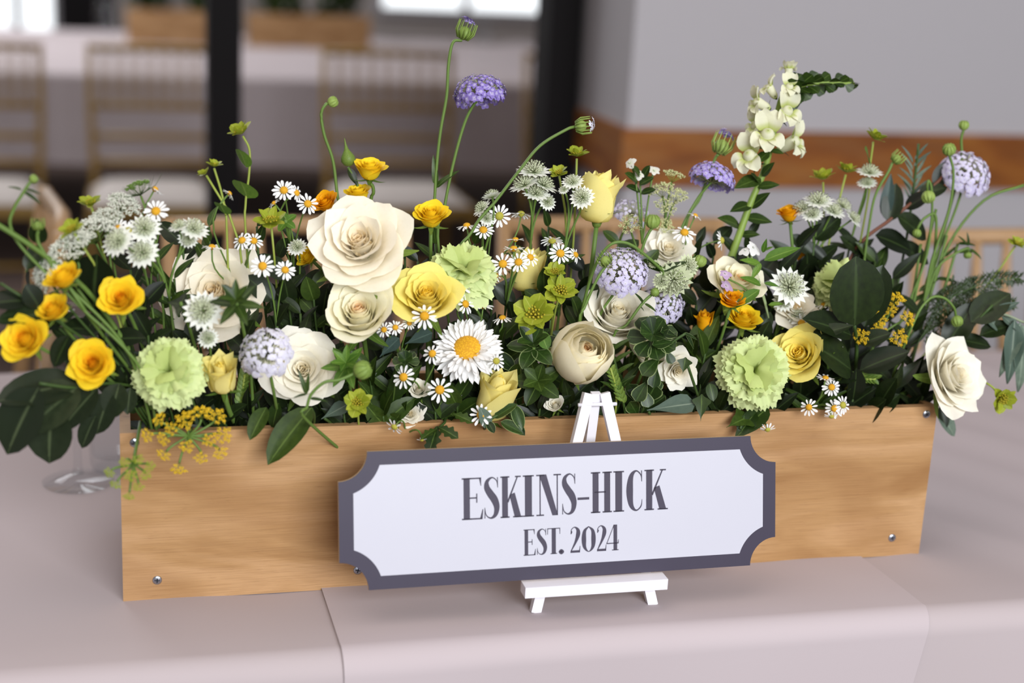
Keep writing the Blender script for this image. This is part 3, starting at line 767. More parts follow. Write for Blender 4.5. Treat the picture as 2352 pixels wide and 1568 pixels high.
S(1843, 585, 36, (0.1, 0.9, 0.3), 'bud', 'amber', 0.11, 'tiny amber bud among dark stems left of the far right carnation', 'the tiny amber bud', var=1)
S(706, 590, 54, (-0.5, 0.4, 0.6), 'spray', 'lemon', 0.07, 'yellow spray rose half hidden behind the huge ivory rose', 'the half hidden yellow spray rose', var=0)
# small white spray blooms
S(962, 896, 52, (0.1, 0.5, 0.8), 'cup', 'white', 0.012, 'small white spray rose behind the low little daisies', 'the small white spray rose', var=1)
S(942, 950, 70, (0.05, 0.35, 0.9), 'ruffle', 'white', 0.008, 'small ruffled white bloom lying on the box rim', 'the rim white bloom', var=1)
S(1275, 930, 44, (-0.2, 0.5, 0.8), 'cup', 'white', 0.0, 'tiny greenish white rosebud on the rim left of the easel', 'the tiny white bud', var=0)

# green pointed rosebud at the top
p = at(799, 362, 0.085); o = thing('rosebud', frame(p, face(-0.15, 0.95, 0.2), 0, 0.0078), 'closed green rosebud with a twisted tip beside the lemon spray rose', 'rosebud', short='the closed green rosebud')
MB().lathe([(0.2, -1.0), (0.55, -0.85), (0.85, -0.4), (0.8, 0.1), (0.5, 0.6), (0.25, 1.0), (0.12, 1.6), (0.03, 2.3)], 10).build('bud', SEPAL, o)
add_leaf(o, 'lance', at(800, 385, 0.085), at(822, 425, 0.08), 'deep', 1.2); stem_to_root(o, at(800, 384, 0.085), face(-0.1, 1, 0), 0.0014, via=[at(822, 430, 0.085), at(828, 520, 0.09)])

# ------------------------------------------------------------------ carnations
def carn_petal(th, L, tilt, w, tint, seed):
    r = random.Random(seed); ph = [r.random() * 6.28 for _ in range(4)]
    nu, nv = 17, 6
    def fn(u, v):
        k = round(u * (nu - 1)); u = u * 2 - 1
        ww = w * (0.10 + 0.90 * sm(v, 0.15, 0.95))
        ve = v * (1 - 0.22 * u * u) + (0.035 * (1 if k % 2 else -1) if v > 0.99 else 0)
        ruf = 0.10 * sm(v, 0.35, 1) * (math.sin(4.2 * u + ph[0]) + 0.6 * math.sin(8.5 * u + ph[1]))
        a = tilt + 0.75 * sm(v, 0.55, 1.0)
        rr = L * ve * math.sin(tilt * 0.55 + a * 0.45) + ruf * math.cos(a); z = L * ve * math.cos(tilt * 0.55 + a * 0.45) + ruf * math.sin(a)
        y = u * ww
        return (rr * math.cos(th) - y * math.sin(th), rr * math.sin(th) + y * math.cos(th), z), (v, tint, r.random() * 0.1)
    return MB().grid(fn, nu, nv)
def carn_template(seed):
    random.seed(seed); out = []; n = 34
    for i in range(n):
        t = i / (n - 1)
        out.append(carn_petal(i * 2.39996 + random.uniform(-0.2, 0.2), 0.72 + 0.30 * t + random.uniform(-0.06, 0.06), 0.16 + 1.40 * t ** 0.8, 0.40 + 0.16 * random.random(), t, seed * 100 + i))
    R = max(math.hypot(x, y) for mb in out for x, y, z in mb.v)
    for mb in out: mb.v = [(x / R, y / R, z / R) for x, y, z in mb.v]
    return [mb.mesh('petal') for mb in out]
CT = [carn_template(3), carn_template(5)]
GREENP = petal_mat('pale_green_petals', '#bccb7a', '#d8e4a4', '#a4b658', 0.25)
def carnation(px, py, D, F, d, label, short, var=0):
    p = at(px, py, d); R = D / 2 * m_per_px(p) * 1.1; F = face(*F); base = p - F * R * 0.42
    o = thing('carnation', frame(base, F, random.random() * 6, R), label, 'carnation', 'pale green carnations', short)
    for me in CT[var]: inst('petal', me, GREENP, o)
    MB().lathe([(0.05, -0.75), (0.17, -0.6), (0.2, -0.1), (0.26, 0.12)], 10).build('calyx', SEPAL, o)
    stem_to_root(o, base - F * R * 0.6, F, 0.0022, plain('grey_green_stem', '#6f8a68', 0.6)); return o
carnation(380, 845, 182, (0.0, 0.25, 0.95), -0.022, 'pale green carnation low at the left box end', 'the left green carnation', 0)
carnation(1065, 600, 176, (0.05, 0.62, 0.62), 0.04, 'pale green carnation tilted upward right of the huge ivory rose', 'the tilted green carnation', 1)
carnation(1735, 845, 186, (-0.02, 0.2, 0.96), -0.012, 'pale green carnation facing forward beside the golden-hearted yellow rose', 'the forward green carnation', 1)
carnation(1926, 634, 146, (-0.25, 0.6, 0.6), 0.045, 'pale green carnation half covered by a large dark leaf', 'the leaf-covered green carnation', 0)

# ------------------------------------------------------------------ chrysanthemum and little daisies
def ray_mesh(notch=0.0, w=0.16, bend=0.1, cup=0.06):
    def fn(u, v):
        u = u * 2 - 1; ww = w * (0.35 + 0.65 * sm(v, 0, 0.55)) * (1 - max(0, (v - 0.72) / 0.28) ** 3) ** 0.5 + 0.006
        return (u * ww, v * (1 - notch * (1 - abs(u))), -bend * v * v + cup * u * u), (v, 0.8, 0.5)
    return MB().grid(fn, 5, 7).mesh('petal')
RAY = [ray_mesh(), ray_mesh(0.02, 0.17, 0.22), ray_mesh(0.0, 0.15, -0.06)]
RAYW = petal_mat('white_ray_petals', '#f2f0ea', '#f3f2f0', '#e9e8d8', 0.2)
t = NT('yellow_disc'); v = t.node('ShaderNodeTexVoronoi'); v.inputs['Scale'].default_value = 26; tc = t.node('ShaderNodeTexCoord'); t.link(tc.outputs['Object'], v.inputs[0])
t.link(t.ramp(v.outputs['Distance'], [(0.1, lin('#e6b41c')), (0.6, lin('#c48c0c'))]), t.b.inputs['Base Color']); t.b.inputs['Roughness'].default_value = 0.8
t.bump(v.outputs['Distance'], -0.6, 0.05); DISC = t.m
t = NT('green_disc'); t.link(t.ramp(t.noise(14), [(0.3, lin('#7f9440')), (0.7, lin('#c3a82c'))]), t.b.inputs['Base Color']); t.b.inputs['Roughness'].default_value = 0.8; GDISC = t.m
DISCM = MB().lathe([(0.0, -0.28), (0.10, -0.26), (0.30, -0.10), (0.345, 0.0), (0.33, 0.10), (0.25, 0.20), (0.12, 0.26), (0.0, 0.275)], 16).mesh('flower_head')
p = at(1073, 797, 0.0); R = 84 * m_per_px(p); F = face(-0.02, 0.50, 0.86)
o = thing('chrysanthemum', frame(p - F * R * 0.15, F, 0.2, R), 'white chrysanthemum with shaggy petals and yellow centre above the rim', 'flower', short='the white chrysanthemum')
inst('disc', DISCM, DISC, o, Matrix.Diagonal((1.12, 1.12, 0.7, 1)) @ Matrix.Translation((0, 0, 0.12)))
for ring, (n, r0, ln, tilt) in enumerate(((18, 0.30, 0.34, 0.95), (22, 0.28, 0.50, 0.62), (24, 0.24, 0.64, 0.34), (24, 0.2, 0.78, 0.1), (22, 0.16, 0.84, -0.15))):
    for k in range(n):
        th = 2 * math.pi * (k + 0.5 * ring) / n + random.uniform(-0.08, 0.08)
        M = Matrix.Rotation(th, 4, 'Z') @ Matrix.Translation((0, r0, 0.08 - 0.03 * ring)) @ Matrix.Rotation(tilt + random.uniform(-0.12, 0.12), 4, 'X') @ Matrix.Diagonal((ln * 0.62, ln, ln * 0.8, 1))
        inst('petal', RAY[k % 3], RAYW, o, M)
stem_to_root(o, p - F * R * 0.4, F, 0.002)

def daisies(heads, label, short=None, root=None, d0=0.04, group='little daisy sprays'):
    """heads: (px, py, size, facing, depth[, petals, disc material])"""
    hp = [(at(h[0], h[1], h[4]), h) for h in heads]
    c = sum((q[0] for q in hp), Vector()) / len(hp)
    rt = at(*root) if root else root_of(c + Vector((0, 0.02, 0)))
    o = thing('daisy_spray', Matrix.Translation(rt), label, 'daisy', group)
    if short: REG.append((c, short))
    mb = MB(); Mi = PINV[o.name]
    jn = rt.lerp(c, 0.62) + Vector((0, 0.012, 0))
    mb.tube([Mi @ q for q in bez(rt, rt.lerp(jn, 0.4), rt.lerp(jn, 0.8), jn, 5)], 0.0011, 5)
    for p, h in hp:
        F = face(*h[3]); R = h[2] / 2 * m_per_px(p) * 1.06
        q = p - F * R * 0.25
        mb.tube([Mi @ s for s in bez(jn, jn + (c - rt).normalized() * (p - jn).length * 0.5, q - F * (p - jn).length * 0.4, q, 8)], 0.0008, 5)
        M = frame(p, F, random.random() * 6.28, R)
        hd = inst('flower_head', DISCM, h[6] if len(h) > 6 else DISC, o, Mi @ M)
        n = h[5] if len(h) > 5 else random.choice((11, 12, 13, 14)); dr = random.uniform(-0.35, 0.12)
        for k in range(n):
            th = 2 * math.pi * k / n + random.uniform(-0.09, 0.09); ln = random.uniform(0.62, 0.74)
            inst('petal', RAY[k % 3], RAYW, hd, Matrix.Rotation(th, 4, 'Z') @ Matrix.Translation((0, 0.29, -0.02)) @ Matrix.Rotation(dr + random.uniform(-0.14, 0.14), 4, 'X') @ Matrix.Diagonal((ln * 0.98, ln, ln, 1)))
    mb.build('stem', STEM, o); return o
U = (0.05, 0.35, 0.9); Wd = (0.0, 0.1, 1.0); SID = (0.1, 0.95, 0.22)
daisies([(358, 485, 58, (0.0, 0.35, 0.9), 0.03), (356, 434, 44, (0.45, 0.75, -0.1), 0.05), (271, 524, 48, (-0.2, 0.4, 0.85), 0.02), (294, 530, 50, (0.15, 0.3, 0.9), 0.02, 12, GDISC)], 'little white daisies at upper left above the left ivory rose', 'the upper left little daisies')
daisies([(527, 444, 34, (0.6, 0.6, -0.2), 0.06), (487, 567, 46, (0.1, 0.95, 0.15), 0.05), (556, 552, 48, (-0.25, 0.45, 0.85), 0.05), (583, 553, 46, (0.3, 0.4, 0.85), 0.055)], 'little daisies just above the right side of the left ivory rose', 'the daisies over the left ivory rose')
daisies([(652, 437, 52, U, 0.06), (681, 443, 44, (0.8, 0.35, 0.5), 0.065), (707, 468, 50, (0.3, 0.25, 0.9), 0.06), (629, 466, 30, (-0.5, 0.6, 0.3), 0.065, 9)], 'little daisies on thin stems upper left of the huge ivory rose', 'the daisies left of the huge rose')
daisies([(603, 611, 56, (0, 0.3, 0.95), 0.02), (655, 620, 48, (0.2, 0.35, 0.9), 0.025)], 'pair of little daisies between the left and huge ivory roses', 'the daisy pair')
daisies([(1072, 518, 48, (-0.1, 0.92, 0.2), 0.085), (1110, 528, 52, (0.05, 0.5, 0.7), 0.08), (1147, 496, 54, (0.2, -0.2, 0.9), 0.085, 13, GDISC), (1197, 491, 48, (0.1, 0.9, -0.15), 0.09, 12, GDISC)], 'little daisies above the tilted green carnation, some turned away', 'the daisies above the tilted carnation')
daisies([(1155, 606, 54, (-0.1, 0.3, 0.95), 0.045), (1191, 602, 50, (0.0, 0.35, 0.9), 0.045), (1218, 591, 46, (0.5, 0.4, 0.75), 0.05), (1180, 571, 48, (0, 0.97, 0.15), 0.05), (1184, 550, 40, (0.05, 0.95, 0.1), 0.06), (1140, 632, 32, (-0.5, -0.1, 0.8), 0.05, 9)], 'cluster of little daisies in front of the smooth yellow rosebud', 'the daisy cluster')
daisies([(1268, 553, 52, (0.0, 0.75, -0.35), 0.06, 13, GDISC), (1287, 582, 54, (0.1, 0.35, 0.9), 0.05), (1322, 585, 40, (0.75, 0.35, 0.5), 0.05)], 'three little daisies right of the smooth yellow rosebud', 'the three daisies')
daisies([(1058, 657, 50, (0.1, 0.3, 0.9), 0.025), (1069, 698, 50, (0.65, 0.25, 0.7), 0.02), (1110, 702, 48, (0.1, 0.9, 0.25), 0.03), (1154, 730, 46, (-0.1, 0.88, 0.3), 0.03)], 'little daisies below the tilted green carnation beside the clear yellow rose', 'the daisies under the carnation')
daisies([(975, 726, 60, (0.0, 0.35, 0.9), -0.005), (882, 757, 38, (-0.1, 0.25, 0.95), 0.0), (908, 752, 38, (0.1, 0.4, 0.9), 0.005), (940, 742, 34, (0.2, 0.4, 0.8), 0.008)], 'little daisies low in front of the clear yellow rose', 'the daisies on the yellow rose')
daisies([(993, 812, 50, (-0.25, 0.3, 0.9), -0.012), (927, 866, 56, (-0.35, 0.15, 0.9), -0.015), (1010, 895, 60, (0.0, 0.2, 0.95), -0.018)], 'three little daisies left of and below the white chrysanthemum', 'the three low daisies')
daisies([(1140, 829, 44, (0.2, 0.2, 0.9), -0.015, 12, GDISC)], 'single green-centred daisy on the lower right of the white chrysanthemum', None)
daisies([(1104, 953, 52, (0, 0.25, 0.95), -0.02)], 'single little daisy overlapping the rim yellow rosebud', 'the rim daisy')
daisies([(906, 980, 44, (-0.4, -0.55, 0.55), -0.02, 8, GDISC), (969, 1010, 26, (0.1, -0.9, 0.3), -0.02, 8, GDISC)], 'drooping half closed daisies hanging over the rim above the sign', 'the drooping daisies')
daisies([(1572, 534, 54, (0.02, 0.6, 0.75), 0.075), (1657, 552, 46, (0.92, 0.1, 0.3), 0.085, 12, GDISC), (1597, 495, 36, (0.4, 0.8, 0.1), 0.09)], 'little daisies above the ruffled white bloom right of centre', 'the daisies over the ruffled bloom')
daisies([(1841, 742, 48, (-0.15, 0.55, 0.75), 0.03), (1894, 700, 46, (0.0, 0.95, 0.2), 0.045)], 'little daisies peeping above the golden-hearted yellow rose', 'the peeping daisies')
daisies([(1910, 889, 44, (0.0, 0.15, 0.95), -0.012), (1858, 935, 42, (-0.3, 0.2, 0.9), -0.018), (1917, 938, 46, (-0.1, 0.2, 0.9), -0.018), (1936, 930, 44, (0.4, 0.1, 0.85), -0.02, 13, GDISC), (1896, 868, 42, (0.1, 0.92, 0.3), -0.008), (1910, 956, 34, (0, -0.8, 0.4), -0.02, 10, GDISC)], 'little daisies tumbling over the right rim below the yellow rose', 'the right rim daisies')
daisies([(1763, 986, 36, (0.05, -0.75, 0.5), -0.02, 11, GDISC)], 'single daisy hanging upside down over the rim above the sign corner', None, (1752, 940, 0.0))
# ------------------------------------------------------------------ lace flowers (domes of florets) and their buds
random.seed(21)
def floret_mesh():
    mb = MB()
    for k in range(5):
        th = k * 1.2566; w = 1.25 if k < 2 else 0.85
        def fn(u, v):
            u = u * 2 - 1; r = 0.12 + 0.85 * v * w; y = u * 0.42 * w * math.sin(math.pi * min(1, 0.15 + v * 0.8)) ** 0.7; z = 0.12 * v - 0.25 * v * v
            return (r * math.cos(th) - y * math.sin(th), r * math.sin(th) + y * math.cos(th), z), (v, v, 0.5)
        mb.grid(fn, 3, 4)
    mb.blob((0, 0, 0.10), 0.16, (0, 0, 0)); return mb.mesh('floret')
FLO = floret_mesh()
LAV = {'violet': petal_mat('violet_florets', '#d9cfee', '#8f7cc4', None, 0.3), 'lilac': petal_mat('lilac_florets', '#d9d2ee', '#ab9ad8', None, 0.3),
       'pale': petal_mat('pale_lavender_florets', '#f0eef6', '#ddd6f0', None, 0.35), 'whitish': petal_mat('whitish_florets', '#f4f3f8', '#e9e6f4', None, 0.3)}
PED = plain('pale_pedicel', '#c9caa8', 0.6)
def lace(px, py, D, F, col, d, label, short, via=None, n=185, cov=1.7, stemmat=STEM, fs=0.128):
    p = at(px, py, d); R = D / 2 * m_per_px(p) * 1.02; F = face(*F)
    base = p - F * R * 0.45
    o = thing('lace_flower', frame(base, F, 0, R), label, 'flower', 'lavender lace flowers', short)
    ped = MB()
    for i in range(n):
        f = (i + 0.5) / n; th = i * 2.39996 + random.uniform(-0.2, 0.2); ph = cov * f ** 0.55 + random.uniform(-0.06, 0.06)
        rr = 0.98 * (1 + random.uniform(-0.12, 0.06))
        q = Vector((rr * math.sin(ph) * math.cos(th), rr * math.sin(ph) * math.sin(th), rr * math.cos(ph) * 0.78))
        ped.tube([Vector((0, 0, -0.1)), q * 0.5 + Vector((0, 0, 0.02)), q], 0.016, 3)
        s = fs * (0.75 + 0.65 * f) * random.uniform(0.85, 1.15)
        inst('floret', FLO, LAV[col], o, frame(q, (q + Vector((0, 0, 0.25)) + Vector(rng.normal(size=3)) * 0.12), random.random() * 6.28, s))
    tag(ped.build('pedicels', PED, o), kind='stuff')
    br = MB()
    for k in range(9):
        th = k * 0.698; br.tube([(0, 0, -0.08), (0.22 * math.cos(th), 0.22 * math.sin(th), -0.06), (0.5 * math.cos(th), 0.5 * math.sin(th), -0.02)], [0.03, 0.022, 0.004], 4)
    br.build('bracts', STEM_D, o)
    stem_to_root(o, base - F * R * 0.06, F, 0.0014, stemmat, via=via); return o
lace(1098, 190, 116, (-0.12, 0.9, 0.02), 'violet', 0.085, 'violet lace flower on a tall stem at top centre', 'the tall violet lace flower', via=[at(1072, 270, 0.085), at(1045, 360, 0.085), at(1022, 470, 0.085), at(1008, 580, 0.085)], cov=1.95)
lace(1642, 392, 104, (0.28, 0.85, -0.12), 'lilac', 0.105, 'lilac lace flower left of the white snapdragon', 'the lilac lace flower', via=[at(1600, 460, 0.105), at(1560, 540, 0.1), at(1540, 650, 0.09)])
lace(2228, 384, 116, (0.22, 0.5, 0.75), 'pale', 0.10, 'pale lavender lace flower standing alone at the upper right', 'the upper right lace flower', via=[at(2205, 450, 0.105), at(2180, 520, 0.105), at(2130, 640, 0.1), at(2090, 800, 0.09)])
lace(1430, 608, 122, (0.05, 0.55, 0.75), 'pale', 0.03, 'pale lavender lace flower right of centre above the stem-crossed white rose', 'the central lace flower', via=[at(1412, 670, 0.04), at(1380, 720, 0.045), at(1355, 800, 0.05)])
lace(1528, 690, 96, (0.15, 0.35, 0.85), 'pale', 0.055, 'smaller pale lace flower low behind the green starry flowers', 'the smaller lace flower')
lace(602, 800, 120, (-0.15, 0.35, 0.85), 'whitish', -0.03, 'whitish lace flower in front of the low white rose', 'the whitish lace flower', n=110, fs=0.15, via=[at(625, 880, -0.02), at(634, 930, -0.005), at(640, 965, 0.02)])
lace(1458, 478, 84, (0.3, 0.6, 0.5), 'pale', 0.12, 'pale lace flower half hidden behind the tall yellow rosebud', 'the hidden lace flower', n=60)

def budmesh(ribs, tuft):
    def fn(u, v):
        th = u * 2 * math.pi; ph = math.pi * (1 - v) * 0.94; r = math.sin(ph); z = -math.cos(ph) * -1
        r = math.sin(ph) * (1 + 0.10 * math.cos(ribs * th) * math.sin(ph)); z = math.cos(ph)
        return (r * math.cos(th), r * math.sin(th), z * 1.02), (0.5 + 0.5 * math.cos(ribs * th), v, 0.5)
    mb = MB().grid((lambda u, v: (tuple(q * (0.72 if tuft else 1) - (0.12 if tuft and i == 2 else 0) for i, q in enumerate(fn(u, v)[0])), fn(u, v)[1])), 36, 9, closed=True)
    for k in range(ribs):
        th = 2 * math.pi * k / ribs; c, s = math.cos(th), math.sin(th); e = 1.0 + 0.12 * tuft
        mb.tube([(0.6 * c, 0.6 * s, -0.75), (1.04 * c, 1.04 * s, 0.0), (0.92 * e * c, 0.92 * e * s, 0.6), ((0.5 + 0.42 * tuft) * e * c, (0.5 + 0.42 * tuft) * e * s, 1.0 + 0.15 * tuft)], [0.07, 0.08, 0.06, 0.03], 4)
    return mb.mesh('bud')
BUD = [budmesh(11, 0), budmesh(13, 1)]
BUDM = leaf_mat('ribbed_bud_green', '#7f9845', '#a0b45e', '#bccb84', 0.55)
def bud(px, py, D, F, d, label, via, var=0, florets=None, short=None, leaves=(), r=0.0014, top=None):
    p = at(px, py, d); R = D / 2 * m_per_px(p) * 0.86; F = face(*F)
    o = thing('flower_bud', frame(p, F, 0.3, R), label, 'flower bud', 'round green lace flower buds', short)
    inst('bud', BUD[var], BUDM, o)
    if florets:
        for k in range(14):
            th = k * 2.4; q = Vector((0.75 * math.cos(th) * (k / 14) ** 0.5, 0.75 * math.sin(th) * (k / 14) ** 0.5, 1.12 + 0.2 * (k % 3)))
            inst('floret', FLO, LAV[florets], o, frame(q, q, k, 0.3))
    pts = [at(*v) if len(v) == 3 else at(v[0], v[1], d) for v in via]
    stem_to_root(o, p - F * R * 0.9, F, r, STEM, via=pts)
    for (a, b, c2, e2) in leaves: add_leaf(o, 'strap', at(a, b, d), at(c2, e2, d - 0.004), 'mid', 1.6)
    return o
bud(1068, 74, 50, (0.35, 0.9, 0.1), 0.085, 'half open violet bud on the tallest stem at top centre', [(1040, 98), (1030, 150), (1026, 220), (1012, 300), (1003, 380), (997, 480), (990, 600)], 1, 'violet', 'the tallest violet bud', [(1001, 425, 996, 362), (1000, 432, 1046, 385)])
bud(764, 234, 28, (0.8, 0.35, 0.2), 0.085, 'round green bud on a curved stem above the huge ivory rose', [(748, 240), (738, 262), (745, 310), (765, 370), (775, 450), (790, 560)])
bud(1336, 289, 44, (0.95, 0.1, 0.15), 0.075, 'opening green bud on a long arching stem left of the wall rail', [(1300, 298), (1240, 335), (1190, 395), (1140, 460), (1085, 530), (1060, 640)], 1, 'whitish')
bud(1499, 509, 38, (0.05, 0.95, 0.2), 0.07, 'upright round ribbed bud right of the tall yellow rosebud', [(1490, 535), (1476, 570), (1460, 660)])
bud(1390, 598, 38, (-0.35, 0.45, 0.75), 0.005, 'green ribbed bud lying against the central pale lace flower', [(1372, 640), (1345, 700), (1330, 760)], 1)
bud(1608, 600, 32, (0.35, 0.75, -0.2), 0.055, 'smooth green bud with straight stem right of the starry green flowers', [(1585, 640), (1545, 690), (1500, 760)])
bud(1504, 671, 24, (0.3, 0.2, 0.9), 0.03, 'small flat green bud over the stem-crossed white rose', [(1475, 697), (1440, 745), (1408, 790)], 0, None, None, [(1478, 697, 1465, 672), (1480, 697, 1512, 712), (1470, 703, 1480, 712)])
bud(2060, 364, 34, (0.6, 0.6, 0.3), 0.10, 'green bud on a leaning stem left of the dark upper right leaves', [(2040, 395), (2010, 450), (1996, 520), (1985, 600), (1975, 720)], 1)
bud(2214, 288, 26, (0.05, 0.97, 0.1), 0.115, 'small green bud rising above the upper right lace flower', [(2208, 320), (2206, 380), (2170, 520), (2120, 680)])
bud(2180, 344, 34, (-0.2, 0.6, 0.6), 0.085, 'ribbed green bud touching the upper right lace flower', [(2190, 400), (2180, 480), (2140, 600), (2100, 760)])
bud(2132, 452, 34, (0.05, -0.9, 0.3), 0.09, 'nodding ribbed bud left below the upper right lace flower', [(2130, 428), (2133, 415), (2140, 440), (2138, 520), (2110, 640)])
bud(77, 411, 22, (0.75, 0.6, 0.1), -0.02, 'small green bud high at the left picture edge', [(55, 440), (32, 480), (24, 520), (60, 580), (180, 700), (330, 860)], 0, None, None, [(50, 436, 22, 424), (55, 440, 95, 462), (58, 434, 92, 440)])
bud(87, 517, 34, (0.0, 0.97, 0.1), -0.02, 'spiky green bud left of the lacy white umbels', [(86, 545), (95, 570), (150, 650), (300, 820)], 1)
bud(832, 850, 48, (0.85, 0.35, 0.4), -0.045, 'blurred pale green bud in front of the leaves below the cream cupped rose', [(780, 872), (745, 878), (715, 905), (705, 935), (700, 960)], 0, None, None, [(705, 905, 690, 858), (704, 905, 676, 908), (706, 900, 706, 862), (712, 915, 752, 916)])
bud(2198, 737, 30, (0.1, -0.92, 0.3), 0.03, 'nodding green bud above the white rose at the box end', [(2190, 705), (2165, 683), (2130, 690), (2090, 760)])
bud(2222, 585, 20, (-0.1, -0.9, 0.2), 0.09, 'tiny green bud among thin leaves near the right chair', [(2222, 570), (2190, 585), (2150, 620), (2110, 720)], 0, None, None, [(2222, 565, 2210, 540), (2224, 565, 2226, 537), (2200, 580, 2240, 572), (2226, 572, 2262, 590), (2200, 560, 2245, 556)])
bud(1658, 335, 56, (0.35, 0.8, -0.1), 0.12, 'half open green bud behind the lilac lace flower', [(1640, 370), (1610, 450), (1570, 560)], 1, 'lilac')
bud(2106, 535, 22, (-0.2, -0.9, 0.2), 0.09, 'small oval green bud left of the thin right-hand stems', [(2110, 520), (2125, 500), (2150, 500), (2140, 620), (2100, 740)])

# ------------------------------------------------------------------ starry white flowers (bract collar and pincushion)
STARW = petal_mat('starry_bracts', '#c0caa6', '#f0f1e8', '#b4c096', 0.22)
STARG = petal_mat('greenish_starry_bracts', '#8fa35c', '#d8dfb8', '#8fa05c', 0.3)
PIN = plain('pincushion_florets', '#ced4b2', 0.7)
PIND = plain('dark_anthers', '#5b5c46', 0.7)
def collar():
    mb = MB(); n = 17
    for k in range(n):
        th = 2 * math.pi * k / n
        def fn(u, v):
            u = u * 2 - 1; w = 0.20 * (0.35 + 0.65 * sm(v, 0, 0.5)) * (1 - v ** 3) + 0.006; r = 0.12 + 0.88 * v; z = 0.22 * v - 0.12 * v * v + (0.02 if k % 2 else -0.02)
            y = u * w; return (r * math.cos(th) - y * math.sin(th), r * math.sin(th) + y * math.cos(th), z), (v, v * 0.8, 0.5)
        mb.grid(fn, 3, 5)
    return mb.mesh('bract_collar')
def pins():
    a = MB(); b = MB(); r = random.Random(4)
    for i in range(46):
        f = (i + 0.5) / 46; th = i * 2.4; ph = 1.25 * f ** 0.5
        q = Vector((0.66 * math.sin(ph) * math.cos(th), 0.66 * math.sin(ph) * math.sin(th), 0.62 * math.cos(ph) + 0.05)) * r.uniform(0.9, 1.05)
        a.tube([Vector((0, 0, 0.02)), q], [0.018, 0.03], 3); a.blob(q, 0.055)
        for _ in range(2):
            b.blob(q * 1.06 + Vector((r.uniform(-.07, .07), r.uniform(-.07, .07), r.uniform(-.03, .05))), 0.03)
    return a.mesh('florets'), b.mesh('anthers')
COLLAR = collar(); PINS, ANTH = pins()
def stars(heads, label, short=None, mat=STARW, root=None, path=None):
    hp = [(at(h[0], h[1], h[4]), h) for h in heads]; c = sum((q[0] for q in hp), Vector()) / len(hp)
    rt = at(*root) if root else root_of(c + Vector((0, 0.02, 0)))
    o = thing('starry_spray', Matrix.Translation(rt), label, 'flower', 'starry white flower sprays')
    if short: REG.append((c, short))
    Mi = PINV[o.name]; mb = MB(); jn = rt.lerp(c, 0.7) + Vector((0, 0.008, 0))
    if path: pp = catmull([rt] + [at(*q) for q in path], 6); jn = pp[-1]; mb.tube([Mi @ q for q in pp], 0.0015, 6)
    else: mb.tube([Mi @ q for q in bez(rt, rt.lerp(jn, 0.3), rt.lerp(jn, 0.7), jn, 5)], 0.0013, 5)
    for p, h in hp:
        F = face(*h[3]); R = h[2] / 2 * m_per_px(p) * 1.14
        mb.tube([Mi @ s for s in bez(jn, jn + (c - rt).normalized() * (p - jn).length * 0.5, p - F * (p - jn).length * 0.4, p, 8)], 0.0010, 5)
        hd = inst('flower_head', COLLAR, mat, o, Mi @ frame(p - F * R * 0.2, F, random.random() * 6, R))
        tag(inst('florets', PINS, PIN, hd), kind='stuff'); tag(inst('anthers', ANTH, PIND, hd), kind='stuff')
    mb.build('stem', STEM, o)
    for k in range(5):
        th = k * 1.256 + random.random(); add_leaf(o, 'strap', jn, jn + (RIGHT * math.cos(th) + FWD * math.sin(th) * 0.6 + UP * 0.5) * 0.022, 'mid', 2.2)
    return o
stars([(1226, 388, 74, (0.05, 0.85, 0.45), 0.085), (1202, 420, 66, (-0.35, 0.8, 0.4), 0.08), (1250, 420, 66, (0.45, 0.8, 0.35), 0.085), (1232, 440, 60, (0.1, 0.7, 0.55), 0.08), (1258, 462, 42, (0.4, 0.2, 0.7), 0.085)], 'cluster of starry white flowers left of the tall yellow rosebud', 'the starry cluster')
stars([(1130, 447, 46, (-0.2, 0.85, -0.2), 0.09), (1105, 476, 46, (-0.6, 0.6, 0.4), 0.085), (1118, 500, 38, (0.2, 0.4, 0.7), 0.085)], 'starry white flowers beside the long arching bud stem', 'the stars at the arching stem')
stars([(1337, 452, 54, (-0.2, 0.3, 0.9), 0.06), (1315, 415, 48, (-0.1, 0.6, 0.6), 0.07), (1295, 434, 26, (-0.3, 0.5, 0.7), 0.07)], 'starry flowers touching the left side of the tall yellow rosebud', 'the stars on the rosebud')
stars([(331, 522, 72, (0.1, 0.45, 0.8), 0.02), (326, 578, 72, (-0.1, 0.3, 0.9), 0.01), (268, 552, 74, (-0.3, 0.35, 0.8), 0.0), (410, 517, 46, (-0.2, 0.75, 0.5), 0.03), (446, 522, 66, (0.35, 0.65, 0.6), 0.03), (432, 548, 44, (0.1, -0.3, 0.8), 0.03)], 'starry white flowers above the golden cluster and left ivory rose', 'the left starry flowers')
stars([(466, 712, 86, (0.05, 0.2, 0.95), -0.02), (478, 776, 46, (0.0, 0.3, 0.9), -0.01)], 'starry greenish white flowers in front of the left ivory rose', 'the stars before the left rose')
stars([(1880, 458, 66, (0.0, 0.8, 0.5), 0.09), (1842, 476, 56, (-0.45, 0.75, 0.4), 0.095), (1866, 490, 48, (-0.1, 0.6, 0.6), 0.085), (1915, 482, 56, (0.3, 0.75, 0.5), 0.09), (1937, 470, 54, (0.5, 0.7, 0.3), 0.10), (1962, 500, 46, (0.6, 0.5, 0.4), 0.095)], 'large cluster of starry white flowers at right beside the amber bud', 'the right starry cluster')
stars([(1998, 392, 58, (0.05, 0.85, 0.45), 0.11), (1992, 418, 44, (-0.1, 0.7, 0.5), 0.11)], 'starry white flower pair above the right starry cluster', 'the starry pair')
